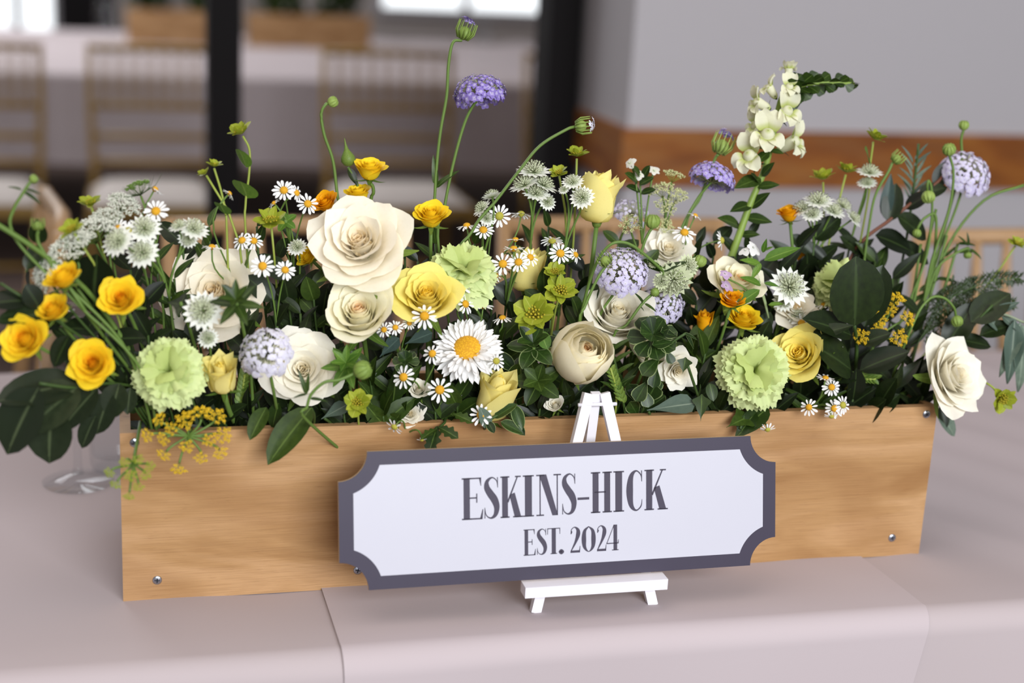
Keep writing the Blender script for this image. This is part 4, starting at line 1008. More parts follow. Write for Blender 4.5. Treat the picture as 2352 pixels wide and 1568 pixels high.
stars([(1816, 656, 90, (0.25, 0.35, 0.85), 0.035), (1800, 690, 48, (-0.2, 0.2, 0.9), 0.04), (1832, 726, 44, (0.1, 0.2, 0.9), 0.04)], 'starry white flowers above the golden-hearted yellow rose', 'the stars over the yellow rose')
stars([(1548, 645, 84, (0.1, -0.45, 0.75), 0.03), (1519, 645, 38, (-0.2, 0.2, 0.9), 0.03), (1582, 610, 52, (0.4, 0.1, 0.75), 0.035), (1542, 618, 46, (0.0, 0.5, 0.8), 0.035), (1503, 605, 26, (-0.2, 0.6, 0.6), 0.035)], 'green-veined starry flowers nodding right of the central lace flower', 'the nodding green stars', STARG, (1345, 960, 0.06), [(1330, 780, 0.05), (1345, 680, 0.04), (1372, 600, 0.03), (1405, 560, 0.025), (1445, 560, 0.025), (1490, 592, 0.028), (1522, 622, 0.032)])
stars([(682, 566, 44, (-0.1, 0.5, 0.8), 0.06)], 'single starry white flower at the left edge of the huge ivory rose', None)

# ------------------------------------------------------------------ lacy umbels
def umbel_mesh(n, m, spread, cov=0.85, flat=0.75, dot=0.040):
    rays = MB(); dots = MB(); r = random.Random(n * 7 + m)
    for i in range(n):
        f = (i + 0.5) / n; th = i * 2.4; ph = cov * f ** 0.5
        q = Vector((math.sin(ph) * math.cos(th), math.sin(ph) * math.sin(th), math.cos(ph) * flat)) * r.uniform(0.94, 1.04)
        rays.tube([Vector((0, 0, 0)), q * 0.55, q], 0.012, 3)
        for j in range(m):
            g = (j + 0.5) / m; t2 = j * 2.4 + i; s = q + Vector((math.cos(t2) * g ** 0.5, math.sin(t2) * g ** 0.5, 0.35 * (1 - g))) * spread + Vector((0, 0, 0.05))
            s = s + Vector((r.uniform(-.05, .05), r.uniform(-.05, .05), r.uniform(-.08, .06))); rays.tube([q, s], 0.006, 3); dots.blob(s, dot * r.uniform(0.8, 1.3))
    return rays.mesh('rays'), dots.mesh('florets')
UMB = {'dense': umbel_mesh(30, 24, 0.20, 1.2, 0.9), 'loose': umbel_mesh(15, 15, 0.17, 0.8), 'fennel': umbel_mesh(11, 17, 0.20, 0.9, 0.9, 0.052)}
LACEW = plain('lace_white', '#e2e3d4', 0.8); LACEY = plain('lace_cream_green', '#cfd09a', 0.8); LACEG = plain('lace_green', '#6f8f3c', 0.8); FEN = plain('fennel_yellow', '#eec624', 0.8); FENG = plain('fennel_green', '#a6b436', 0.8)
def umbels(heads, kind, mat, raymat, label, cat, group, root=None, short=None, bracts=False, stem=0.0015):
    """heads: (px, py, size, facing, depth)"""
    hp = [(at(h[0], h[1], h[4]), h) for h in heads]; c = sum((q[0] for q in hp), Vector()) / len(hp)
    rt = at(*root) if root else root_of(c)
    o = thing(cat.replace(' ', '_'), Matrix.Translation(rt), label, 'flower', group)
    if short: REG.append((c, short))
    Mi = PINV[o.name]; mb = MB(); jn = rt.lerp(c, 0.75)
    if len(hp) > 1: mb.tube([Mi @ q for q in bez(rt, rt.lerp(jn, 0.3), rt.lerp(jn, 0.7), jn, 5)], stem, 5)
    else: jn = rt
    for p, h in hp:
        F = face(*h[3]); R = h[2] / 2 * m_per_px(p) / 0.78; b = p - F * R * 0.7
        mb.tube([Mi @ s for s in bez(jn, jn + (c - rt).normalized() * (b - jn).length * 0.4, b - F * (b - jn).length * 0.3, b, 8)], stem * 0.7, 5)
        um = inst('umbel', UMB[kind][0], raymat, o, Mi @ frame(b, F, random.random() * 6, R))
        tag(inst('florets', UMB[kind][1], mat, um), kind='stuff')
        if bracts:
            bb = MB()
            for k in range(16):
                th = k * 0.3927; e = 1.35 + 0.4 * math.sin(k * 2.1); bb.tube([(0, 0, 0.05), (0.6 * e * math.cos(th), 0.6 * e * math.sin(th), 0.25), (e * math.cos(th), e * math.sin(th), 0.8)], [0.03, 0.02, 0.006], 3)
            bb.build('bracts', STEM_D, um)
    mb.build('stem', STEM, o); return o
umbels([(150, 565, 104, (-0.45, 0.7, 0.35), 0.0), (98, 622, 76, (-0.7, 0.2, 0.5), -0.01)], 'dense', LACEW, STEM, 'lacy white umbels leaning left above the topmost golden spray rose', 'lace umbel', 'lacy white umbels', (330, 860, 0.03), 'the left lacy umbels')
umbels([(205, 522, 92, (-0.3, 0.85, 0.3), 0.02), (245, 490, 60, (0, 0.9, 0.3), 0.03)], 'dense', LACEW, STEM, 'lacy white umbel in the middle of the upper left cluster', 'lace umbel', 'lacy white umbels', None, 'the middle lacy umbel')
umbels([(287, 462, 62, (0.4, 0.7, 0.4), 0.04)], 'dense', LACEW, STEM, 'small lacy white umbel just below the spiky green umbel', 'lace umbel', 'lacy white umbels', None, 'the small lacy umbel')
umbels([(312, 424, 62, (-0.35, 0.85, 0.1), 0.045)], 'loose', LACEG, STEM, 'spiky green unopened umbel with threadlike bracts at upper left', 'lace umbel', 'lacy white umbels', None, 'the spiky green umbel', True)
umbels([(1548, 398, 50, (0.2, 0.85, 0.3), 0.11), (1515, 430, 60, (-0.3, 0.8, 0.4), 0.11), (1560, 445, 54, (0.3, 0.6, 0.5), 0.105), (1530, 470, 58, (0, 0.5, 0.7), 0.105)], 'loose', LACEY, STEM_Y, 'creamy green lacy sprays right of the tall yellow rosebud', 'lace umbel', 'creamy green lacy sprays', None, 'the creamy lacy sprays')
umbels([(1448, 512, 56, (-0.1, 0.5, 0.7), 0.09), (1525, 515, 56, (0.2, 0.6, 0.6), 0.10)], 'loose', LACEY, STEM_Y, 'creamy green lace low between rosebud and ruffled white bloom', 'lace umbel', 'creamy green lacy sprays')
# yellow fennel
umbels([(365, 963, 34, (-0.4, 0.5, 0.7), -0.035), (392, 985, 32, (-0.2, -0.2, 0.9), -0.035), (425, 965, 44, (0, 0.4, 0.9), -0.04), (460, 945, 46, (0.0, 0.8, 0.4), -0.035), (498, 955, 40, (0.3, 0.5, 0.8), -0.035), (338, 1000, 34, (-0.5, -0.2, 0.8), -0.04), (375, 1008, 32, (-0.4, -0.3, 0.8), -0.04), (430, 1025, 34, (0.0, -0.5, 0.8), -0.045), (376, 1045, 32, (-0.3, -0.6, 0.7), -0.045), (462, 1052, 32, (0.1, -0.6, 0.7), -0.045), (505, 1040, 34, (0.3, -0.5, 0.8), -0.045), (410, 1078, 38, (0, -0.8, 0.5), -0.045), (512, 998, 40, (0.4, -0.1, 0.9), -0.04), (480, 1012, 30, (0.2, -0.3, 0.8), -0.04)], 'fennel', FEN, STEM_Y, 'yellow fennel flowers hanging over the left part of the box front', 'fennel spray', 'fennel sprays', (440, 985, 0.005), 'the left fennel')
umbels([(2060, 685, 40, (0.2, 0.7, 0.6), 0.03), (2030, 668, 34, (0, 0.8, 0.5), 0.035), (2010, 705, 40, (-0.2, 0.5, 0.8), 0.03), (2045, 710, 34, (0.1, 0.4, 0.9), 0.03), (2085, 730, 36, (0.4, 0.3, 0.8), 0.025), (2020, 735, 36, (-0.1, 0.3, 0.9), 0.028), (1978, 772, 36, (-0.4, 0.1, 0.9), 0.02), (2065, 775, 40, (0.2, 0.0, 0.95), 0.02), (2020, 755, 34, (0, 0.1, 0.95), 0.022)], 'fennel', FEN, STEM_Y, 'yellow fennel flowers right of the large dark leaf', 'fennel spray', 'fennel sprays', None, 'the right fennel')
umbels([(285, 1062, 26, (-0.2, -0.5, 0.8), -0.07), (318, 1055, 26, (0.2, -0.5, 0.8), -0.07), (250, 1085, 26, (-0.4, -0.5, 0.8), -0.075), (335, 1090, 26, (0.4, -0.4, 0.8), -0.07), (300, 1092, 30, (0, -0.4, 0.9), -0.075), (265, 1112, 26, (-0.2, -0.6, 0.7), -0.075), (318, 1118, 26, (0.2, -0.6, 0.7), -0.075), (296, 1140, 26, (0, -0.8, 0.5), -0.075), (345, 1070, 24, (0.5, -0.3, 0.8), -0.07)], 'fennel', FENG, STEM_Y, 'blurred green umbel dangling in front of the left box corner', 'fennel spray', 'fennel sprays', (322, 968, 0.01))

# ------------------------------------------------------------------ thoroughwax (yellow-green bracts)
BUP = leaf_mat('yellow_green_bract', '#8f9c26', '#b3bb3c', '#c6c85c', 0.5, thin=0.35)
BUPC = plain('ochre_florets', '#a89a22', 0.8)
def thorough(heads, label, short=None, leaves=(), via=None, root=None):
    hp = [(at(h[0], h[1], h[4]), h) for h in heads]; c = sum((q[0] for q in hp), Vector()) / len(hp)
    rt = at(*root) if root else root_of(c)
    o = thing('thoroughwax', Matrix.Translation(rt), label, 'flower', 'yellow-green thoroughwax sprays')
    if short: REG.append((c, short))
    Mi = PINV[o.name]; mb = MB()
    for i, (p, h) in enumerate(hp):
        F = face(*h[3]); R = h[2] / 2 * m_per_px(p) * 1.15
        pts = catmull([rt] + [at(*q) for q in (via or [])] + [p - F * R * 0.3], 6) if (via and i == 0) else bez(rt, rt.lerp(p, 0.4), p - F * (p - rt).length * 0.4, p - F * R * 0.3, 8)
        mb.tube([Mi @ q for q in pts], 0.0011, 5)
        hm = MB()
        for k in range(26):
            th = k * 2.4; f = ((k + 0.5) / 26) ** 0.5; q = Vector((0.42 * f * math.cos(th), 0.42 * f * math.sin(th), 0.25 - 0.1 * f)); hm.tube([(0, 0, -0.1), q], 0.015, 3); hm.blob(q, 0.075)
        hd = hm.build('flower_head', BUPC, o, True, Mi @ frame(p, F, random.random() * 6, R))
        for k in range(10):
            th = k * 2.39996; tl = random.uniform(0.2, 0.5) + 0.07 * k
            M = Matrix.Rotation(th, 4, 'Z') @ Matrix.Translation((0, 0.02, -0.15)) @ Matrix.Rotation(tl, 4, 'X') @ Matrix.Diagonal((0.95, 1.0, 0.9, 1))
            inst('bract', LM['oval'] if k % 2 else LM['round'], BUP, hd, M)
    mb.build('stem', STEM_Y, o)
    for (a, b, c2, e2, dd, w) in leaves: add_leaf(o, 'round', at(a, b, dd), at(c2, e2, dd - 0.012), 'fresh', w)
    return o
thorough([(553, 303, 62, (-0.35, 0.75, 0.4), 0.07)], 'tall yellow-green thoroughwax with round leaves before the left dark post', 'the tall thoroughwax', [(568, 455, 556, 412, 0.07, 1.35), (566, 385, 552, 338, 0.07, 0.75)], [(566, 560, 0.07), (564, 470, 0.07), (572, 400, 0.07), (573, 345, 0.07)])
thorough([(492, 380, 38, (0.1, 0.85, 0.3), 0.06), (470, 398, 34, (-0.5, 0.7, 0.3), 0.06)], 'small yellow-green thoroughwax left of the tall one', 'the small thoroughwax', [(517, 492, 505, 462, 0.06, 1.0)], [(522, 560, 0.06), (518, 490, 0.06), (508, 440, 0.06)])
thorough([(622, 508, 74, (0.0, 0.75, 0.5), 0.055)], 'bushy yellow-green thoroughwax below the daisies on thin stems', 'the bushy thoroughwax')
thorough([(1325, 355, 54, (0.0, 0.85, 0.35), 0.10)], 'yellow-green thoroughwax before the wooden wall rail', 'the rail thoroughwax')
thorough([(1283, 398, 46, (-0.2, 0.7, 0.5), 0.10)], 'yellow-green thoroughwax before the right dark post', None)
thorough([(1228, 722, 96, (-0.05, 0.35, 0.9), 0.01)], 'broad yellow-green thoroughwax below the smooth yellow rosebud', 'the broad thoroughwax', [(1240, 760, 1258, 800, 0.005, 0.8)])
thorough([(1288, 668, 76, (0.15, 0.5, 0.8), 0.03), (1275, 625, 50, (0.0, 0.6, 0.7), 0.04)], 'yellow-green thoroughwax left of the stem-crossed white rose', 'the central thoroughwax')
thorough([(822, 925, 66, (0.1, 0.3, 0.9), -0.025)], 'yellow-green thoroughwax with pointed bracts near the rim below cream rose', 'the rim thoroughwax')
thorough([(2010, 316, 56, (0.35, 0.85, 0.2), 0.12)], 'yellow-green thoroughwax highest at right before the wall rail', 'the highest right thoroughwax', [(1995, 372, 1992, 340, 0.12, 0.9)], [(1990, 480, 0.11), (1996, 400, 0.12)])
thorough([(1890, 408, 60, (-0.1, 0.9, 0.2), 0.12), (1945, 392, 52, (0.2, 0.9, 0.2), 0.12)], 'pair of thoroughwax heads above the right starry cluster', 'the thoroughwax pair')
thorough([(2300, 915, 66, (0.2, -0.4, 0.8), -0.01)], 'thoroughwax with toothed bracts right of the white end rose', 'the end thoroughwax', (), [(2230, 870, 0.02), (2275, 885, 0.0)], (2100, 860, 0.06))
thorough([(208, 467, 56, (-0.1, 0.8, 0.4), 0.04)], 'yellow-green thoroughwax behind the middle lacy umbel', None)
thorough([(165, 528, 58, (-0.3, 0.6, 0.6), -0.01)], 'yellow-green thoroughwax between the left lacy umbels', None)
thorough([(2335, 560, 40, (0.2, 0.6, 0.6), 0.08)], 'yellow-green bracts at the right picture edge before the chair', None)

# ------------------------------------------------------------------ snapdragon
random.seed(5)
def lobes(angles, tilt, ln, w, z0):
    mb = MB()
    for th in angles:
        def fn(u, v):
            u = u * 2 - 1; ww = w * math.sin(math.pi * min(1, 0.2 + 0.72 * v)) ** 0.7 + 0.01
            a = tilt * (0.35 + 0.65 * v); r = 0.26 + ln * v * math.sin(a); z = z0 + ln * v * math.cos(a) + 0.10 * u * u + 0.05 * math.sin(5 * u) * v; y = u * ww
            return (r * math.cos(th) - y * math.sin(th), r * math.sin(th) + y * math.cos(th), z), (v, v, 0.5)
        mb.grid(fn, 5, 6)
    return mb
TUBE = MB().lathe([(0.16, -0.55), (0.26, -0.35), (0.30, 0.0), (0.34, 0.35), (0.30, 0.45)], 12).mesh('tube')
LIPU = lobes((1.15, 1.99), 0.9, 0.85, 0.42, 0.38).mesh('upper_lip'); LIPL = lobes((3.9, 4.71, 5.52), 1.75, 0.62, 0.36, 0.38)
LIPL.lathe([(0.02, 0.66), (0.16, 0.62), (0.27, 0.5), (0.3, 0.36)], 10); LIPL = LIPL.mesh('lower_lip')
SNAP = petal_mat('snapdragon_cream', '#c8cf7c', '#e9e8cc', '#bcc96c', 0.35)
spine = [at(*q) for q in ((1660, 640, 0.08), (1690, 560, 0.095), (1722, 470, 0.105), (1752, 400, 0.11), (1772, 330, 0.11), (1785, 260, 0.11), (1800, 215, 0.11), (1835, 198, 0.11), (1890, 190, 0.11), (1962, 192, 0.11))]
sp = catmull(spine, 6); rt = root_of(spine[0])
o = thing('snapdragon', Matrix.Translation(rt), 'creamy white snapdragon spike with bent green tip at upper right', 'snapdragon', short='the snapdragon')
Mi = PINV[o.name]
pts = [rt] + sp; MB().tube([Mi @ q for q in pts], [0.0042 - 0.0027 * k / len(pts) for k in range(len(pts))], 7).build('stem', plain('snap_stem', '#7f9740', 0.5), o)
for (a, b, D, F, dd) in ((1722, 358, 92, (-0.45, 0.35, 0.75), 0.095), (1763, 310, 96, (-0.05, 0.5, 0.85), 0.09), (1824, 325, 84, (0.7, 0.35, 0.5), 0.10), (1735, 288, 66, (-0.75, 0.3, 0.4), 0.105),
                         (1740, 235, 66, (-0.8, 0.35, 0.3), 0.105), (1808, 255, 80, (0.3, 0.35, 0.8), 0.095), (1767, 202, 56, (-0.55, 0.75, 0.2), 0.11), (1813, 200, 56, (0.1, 0.6, 0.75), 0.10), (1812, 160, 50, (0.05, 0.97, 0.1), 0.11)):
    p = at(a, b, dd); R = D / 2 * m_per_px(p) * 1.12; Fd = face(*F)
    up = Vector((0, 0, 1)); x = up.cross(Fd).normalized(); y = Fd.cross(x)
    M = Matrix((x * R, y * R, Fd * R)).transposed().to_4x4(); M.translation = p - Fd * R * 0.35
    tb = inst('floret', TUBE, SNAP, o, Mi @ M); inst('upper_lip', LIPU, SNAP, tb); inst('lower_lip', LIPL, SNAP, tb)
    inst('calyx', CAL_UP, LEAF['mid'], tb, Matrix.Translation((0, 0, -0.55)) @ Matrix.Scale(0.6, 4))
for k in range(40):
    f = k / 39; q = sp[int((0.66 + 0.33 * f) * (len(sp) - 1))]; th = k * 2.4
    d = (FWD * math.cos(th) + UP * math.sin(th)) * (1 - 0.5 * f) + RIGHT * 0.75; d.normalize()
    add_leaf(o, 'obov', q, q + d * (0.021 - 0.010 * f), 'mid', 1.3, d.cross(RIGHT), 'bud_bract')
for (a, b, c2, e2) in ((1748, 410, 1690, 425), (1740, 430, 1790, 420), (1725, 470, 1680, 480), (1722, 478, 1765, 440), (1712, 500, 1775, 505), (1700, 520, 1655, 495), (1770, 345, 1800, 350), (1765, 350, 1735, 372), (1783, 275, 1757, 265), (1700, 540, 1745, 535), (1742, 420, 1730, 395), (1750, 405, 1775, 372)):
    add_leaf(o, 'lance', at(a, b, 0.105), at(c2, e2, 0.095), 'mid', 1.5)

# small lilac and white side flowers
def florets(spots, mat, label, name, cat, root, short=None, stem=STEM, s=1.0, leaves=(), lk='oval', lm='mid'):
    ps = [at(a, b, dd) for a, b, D, dd in spots]; rt = at(*root)
    o = thing(name, Matrix.Translation(rt), label, cat); Mi = PINV[o.name]; mb = MB()
    if short: REG.append((ps[0], short))
    for p, (a, b, D, dd) in zip(ps, spots):
        Fd = face(random.uniform(-0.6, 0.6), random.uniform(-0.1, 0.8), 0.7)
        mb.tube([Mi @ q for q in bez(rt, rt.lerp(p, 0.4) + Vector((0, 0, 0.01)), p - Fd * 0.012, p, 7)], 0.0010, 5)
        inst('floret', FLO, mat, o, Mi @ frame(p, Fd, random.random() * 6, D / 2 * m_per_px(p)))
    mb.build('stem', stem, o)
    for (a, b, c2, e2, dd) in leaves: add_leaf(o, lk, at(a, b, dd), at(c2, e2, dd - 0.006), lm, 1.0)
    return o
florets([(1665, 628, 30, 0.02), (1668, 656, 36, 0.02)], petal_mat('pink_lilac', '#e6d6e2', '#c4a8cc'), 'two small pinkish lilac florets in front of the right cream rose', 'lilac_sprig', 'flower', (1735, 690, 0.03), 'the lilac florets')
florets([(1446, 374, 30, 0.11), (1502, 392, 34, 0.11), (1470, 400, 26, 0.11)], petal_mat('phlox_white', '#e2e6cc', '#eceadf'), 'tiny white buds on a leafy green sprig right of the tall rosebud', 'white_sprig', 'flower', (1475, 560, 0.10), None, STEM, 1, [(1465, 420, 1440, 395, 0.11), (1468, 425, 1500, 405, 0.11), (1470, 440, 1442, 425, 0.11), (1472, 445, 1505, 432, 0.11), (1470, 405, 1455, 380, 0.11), (1476, 410, 1490, 380, 0.11)], 'oval', 'mid')
florets([(1895, 760, 40, 0.03), (1915, 785, 44, 0.025), (1885, 785, 36, 0.03), (1922, 762, 38, 0.03), (1905, 808, 34, 0.025), (1880, 765, 34, 0.03)], petal_mat('stock_white', '#e9e9e6', '#f0efee'), 'cluster of white stock florets right of the golden-hearted rose', 'stock_cluster', 'flower', (1900, 860, 0.06), 'the white stock')
florets([(1325, 0, 2, 0.1)] if False else [(1730, 568, 40, 0.045), (1712, 575, 30, 0.045)], petal_mat('stock_white', '#e9e9e6', '#f0efee'), 'white-tipped silvery sprig with narrow leaves above the lilac florets', 'silver_sprig', 'foliage', (1765, 730, 0.04), None, plain('silver_stem', '#8a9a6c', 0.6), 1, [(1755, 598, 1838, 562, 0.04), (1750, 610, 1705, 592, 0.04), (1748, 605, 1725, 640, 0.035), (1752, 580, 1760, 550, 0.04), (1748, 655, 1705, 632, 0.03), (1755, 650, 1790, 655, 0.03), (1745, 665, 1680, 705, 0.02), (1765, 700, 1800, 695, 0.035), (1757, 575, 1775, 565, 0.04)], 'lance', 'fresh')
# ------------------------------------------------------------------ foliage
random.seed(31)
def sprig(name, stem, leaves, label, mat, cat='foliage', stemmat=STEM_D, r=0.0014, short=None):
    """stem: (px, py, depth) points from root to tip; leaves: (base px, py, depth, tip px, py, depth, kind, width[, material])"""
    pts = [at(*q) for q in stem]; o = thing(name, Matrix.Translation(pts[0]), label, cat, 'foliage in the flower box')
    Mi = PINV[o.name]; MB().tube([Mi @ q for q in catmull(pts, 5)], r, 5).build('stem', stemmat, o)
    for q in leaves: add_leaf(o, q[6], at(*q[0:3]), at(*q[3:6]), q[8] if len(q) > 8 else mat, q[7])
    return o
# left hanging eucalyptus-like leaves
sprig('leafy_branch', [(330, 890, 0.02), (250, 880, -0.02), (170, 890, -0.04), (90, 880, -0.05)],
      [(190, 880, -0.03, -10, 905, -0.05, 'oval', 0.95), (185, 885, -0.04, 45, 985, -0.055, 'oval', 1.35), (90, 890, -0.05, 2, 1040, -0.06, 'oval', 1.3),
       (120, 930, -0.045, 105, 1066, -0.055, 'oval', 1.55), (225, 890, -0.03, 130, 985, -0.045, 'oval', 1.1), (255, 900, -0.02, 215, 995, -0.03, 'oval', 1.3), (220, 955, -0.03, 182, 1028, -0.035, 'oval', 1.1),
       (275, 880, -0.02, 250, 960, -0.03, 'oval', 1.5), (300, 890, -0.01, 290, 950, -0.02, 'oval', 1.3)],
      'branch of dark broad leaves hanging over the left table side', 'olive')
sprig('leafy_branch', [(330, 880, 0.04), (260, 760, 0.02), (215, 690, 0.01), (200, 620, 0.01)],
      [(215, 720, 0.01, 215, 590, -0.005, 'round', 1.0), (225, 760, 0.01, 150, 745, -0.01, 'oval', 1.2), (250, 780, 0.01, 330, 770, 0.0, 'oval', 1.2), (240, 800, 0.01, 160, 800, 0.0, 'oval', 1.1), (270, 830, 0.02, 240, 900, -0.01, 'oval', 1.3), (260, 780, 0.02, 300, 840, 0.0, 'oval', 1.2), (230, 720, 0.02, 190, 760, 0.0, 'oval', 1.2)],
      'dark branch with one large round leaf among the golden cluster', 'deep')
sprig('leafy_branch', [(300, 850, 0.02), (180, 770, -0.02), (80, 700, -0.03), (0, 650, -0.03)],
      [(90, 705, -0.03, 60, 655, -0.035, 'round', 0.9), (60, 690, -0.03, -20, 690, -0.04, 'round', 0.9), (140, 745, -0.02, 60, 740, -0.035, 'oval', 1.1), (110, 720, -0.03, -10, 730, -0.04, 'oval', 0.9), (160, 770, -0.02, 120, 840, -0.03, 'oval', 1.2), (160, 780, -0.02, 200, 870, -0.03, 'oval', 1.1)],
      'dark leafy branch reaching the left picture edge behind golden roses', 'deep', r=0.0012)
sprig('hairy_stem', [(345, 880, 0.02), (220, 690, 0.0), (100, 585, -0.02), (-30, 500, -0.03)], [], 'thick hairy green stem slanting in from the left edge', 'mid', r=0.0022, stemmat=STEM)
# leaf over the box front
sprig('single_leaf', [(720, 985, 0.02), (722, 955, 0.0), (715, 938, -0.012)], [(716, 936, -0.012, 611, 1056, -0.04, 'oval', 0.82)], 'large pointed green leaf lying over the front of the box', 'mid')
sprig('single_leaf', [(600, 975, 0.02), (612, 945, -0.002)], [(612, 935, -0.005, 572, 1004, -0.025, 'oval', 0.9), (640, 925, 0.0, 622, 985, 0.0, 'oval', 1.0)], 'pair of small dark leaves over the rim below the whitish lace flower', 'mid')
sprig('trailing_ivy', [(1015, 950, 0.03), (1022, 968, 0.0), (1005, 985, -0.01)], [(1005, 978, -0.01, 985, 1032, -0.03, 'pars', 1.0), (1006, 980, -0.012, 1050, 1000, -0.03, 'pars', 0.95), (1004, 985, -0.012, 970, 1000, -0.03, 'pars', 0.6), (1040, 950, -0.005, 1085, 965, -0.02, 'pars', 0.9)], 'lobed green leaves trailing over the rim left above the sign', 'mid')
sprig('periwinkle_sprig', [(1190, 985, 0.03), (1160, 950, -0.008), (1120, 965, -0.018)], [(1165, 965, -0.012, 1205, 995, -0.03, 'oval', 1.0), (1180, 930, -0.015, 1200, 985, -0.03, 'oval', 0.9), (1135, 960, -0.015, 1185, 925, -0.02, 'oval', 0.8), (1120, 968, -0.02, 1135, 992, -0.03, 'oval', 1.2), (1150, 968, -0.02, 1202, 992, -0.032, 'oval', 0.9)], 'glossy green sprig curling over the rim right of the low daisies', 'edged')
sprig('single_leaf', [(1110, 990, 0.01), (1118, 975, -0.015)], [(1122, 982, -0.02, 1106, 938, -0.026, 'oval', 1.0)], 'small pale green leaf standing in front of the rim daisy', 'grey')
sprig('trailing_ivy', [(1700, 960, 0.03), (1712, 945, 0.0), (1700, 985, -0.015)], [(1725, 955, -0.005, 1672, 975, -0.02, 'ivy', 1.1), (1740, 940, -0.004, 1700, 990, -0.02, 'pars', 1.0), (1765, 935, -0.004, 1690, 998, -0.022, 'lance', 1.3)], 'dark lobed leaves over the rim below the forward green carnation', 'mid')
sprig('trailing_ivy', [(1620, 965, 0.02), (1600, 900, 0.0), (1580, 840, -0.01)], [(1612, 905, -0.005, 1610, 965, -0.02, 'ivy', 1.0), (1575, 820, -0.012, 1568, 858, -0.018, 'ivy', 1.3), (1630, 880, 0.0, 1640, 920, -0.01, 'oval', 1.2)], 'trailing ivy stem left of the forward green carnation', 'mid')
sprig('single_leaf', [(1500, 970, 0.02), (1490, 945, 0.0)], [(1486, 942, -0.002, 1598, 922, -0.008, 'obov', 0.75)], 'long grey-green leaf on the rim right of the easel', 'grey')
sprig('single_leaf', [(905, 860, 0.03), (925, 800, 0.015)], [(930, 790, 0.012, 992, 762, 0.01, 'obov', 1.0), (872, 820, 0.012, 915, 775, 0.01, 'obov', 1.0)], 'two blue-grey leaves below the daisies on the clear yellow rose', 'blue')
sprig('single_leaf', [(780, 985, 0.02), (745, 960, 0.004)], [(738, 962, 0.002, 800, 925, 0.0, 'obov', 0.9)], 'silvery leaf just behind the rim beside the low white rose', 'grey')
# big dark leaves on the right
sprig('leather_leaf_branch', [(1960, 920, 0.04), (1968, 800, 0.03), (1962, 745, 0.01)],
      [(1962, 748, 0.008, 1972, 596, -0.004, 'round', 0.86), (1985, 750, 0.03, 2028, 610, 0.03, 'round', 0.6), (1955, 770, 0.012, 1858, 722, 0.0, 'oval', 0.95), (1862, 775, 0.01, 1958, 740, -0.004, 'lance', 1.1),
       (1975, 850, 0.015, 2085, 800, -0.002, 'oval', 1.0), (1955, 850, 0.01, 1885, 790, -0.004, 'round', 0.9), (1965, 860, 0.015, 1905, 865, -0.002, 'oval', 1.0), (1975, 790, 0.02, 2045, 760, 0.01, 'oval', 1.1)],
      'branch of large dark leathery leaves covering the right carnation', 'deep', r=0.002)
sprig('leafy_branch', [(1900, 760, 0.10), (1960, 580, 0.11), (2050, 500, 0.11), (2140, 430, 0.11), (2170, 400, 0.11)],
      [(2060, 495, 0.11, 2135, 545, 0.10, 'oval', 1.2), (2080, 480, 0.11, 2135, 440, 0.10, 'oval', 1.1), (2110, 450, 0.11, 2175, 425, 0.10, 'oval', 1.2), (2040, 510, 0.11, 2060, 420, 0.115, 'oval', 1.0), (2010, 540, 0.11, 2100, 570, 0.10, 'oval', 1.2), (1990, 560, 0.11, 1995, 640, 0.10, 'oval', 1.1), (2150, 430, 0.11, 2175, 370, 0.11, 'oval', 1.1), (1975, 580, 0.11, 1935, 540, 0.11, 'oval', 1.2), (2030, 500, 0.115, 2048, 400, 0.115, 'lance', 0.9, 'blue'), (2060, 560, 0.11, 2140, 600, 0.1, 'oval', 1.0)],
      'dark leaves on a red stem below the upper right lace flower', 'deep', stemmat=STEM_R, r=0.002)
sprig('rosemary_sprig', [(2040, 760, 0.11), (2080, 560, 0.115), (2100, 420, 0.12), (2110, 330, 0.12)],
      [(2100 + random.uniform(-6, 6), 470 - 8 * k, 0.12, 2100 + (38 if k % 2 else -30) * random.uniform(0.5, 1), 430 - 8 * k, 0.118, 'strap', 1.1, 'grey') for k in range(14)], 'narrow grey-green rosemary tips before the wooden wall rail', 'grey')
sprig('thin_stem', [(2080, 880, 0.07), (2130, 700, 0.09), (2180, 560, 0.10), (2260, 460, 0.10), (2352, 425, 0.10)], [(2170, 590, 0.1, 2200, 560, 0.1, 'strap', 1.4), (2150, 640, 0.095, 2210, 640, 0.09, 'strap', 1.4), (2190, 630, 0.095, 2185, 660, 0.09, 'strap', 1.4)], 'long thin green stem arching out to the right picture edge', 'mid', stemmat=STEM, r=0.0016)
for k, (a, b, c2, e2) in enumerate(((2070, 860, 2150, 480), (2090, 850, 2175, 540), (2060, 840, 2115, 560), (2100, 800, 2200, 560))):
    sprig('thin_stem', [(a, b, 0.08), ((a + c2) / 2 + 6 * (k - 1), (b + e2) / 2, 0.09), (c2, e2, 0.10)], [((a + c2) / 2, (b + e2) / 2, 0.09, (a + c2) / 2 + 50, (b + e2) / 2 - 40, 0.09, 'strap', 1.3)],
          'upright thin green stem right of the fennel, %s from the box end' % ('third', 'second', 'fourth', 'first')[k], 'mid', stemmat=STEM, r=0.0015)
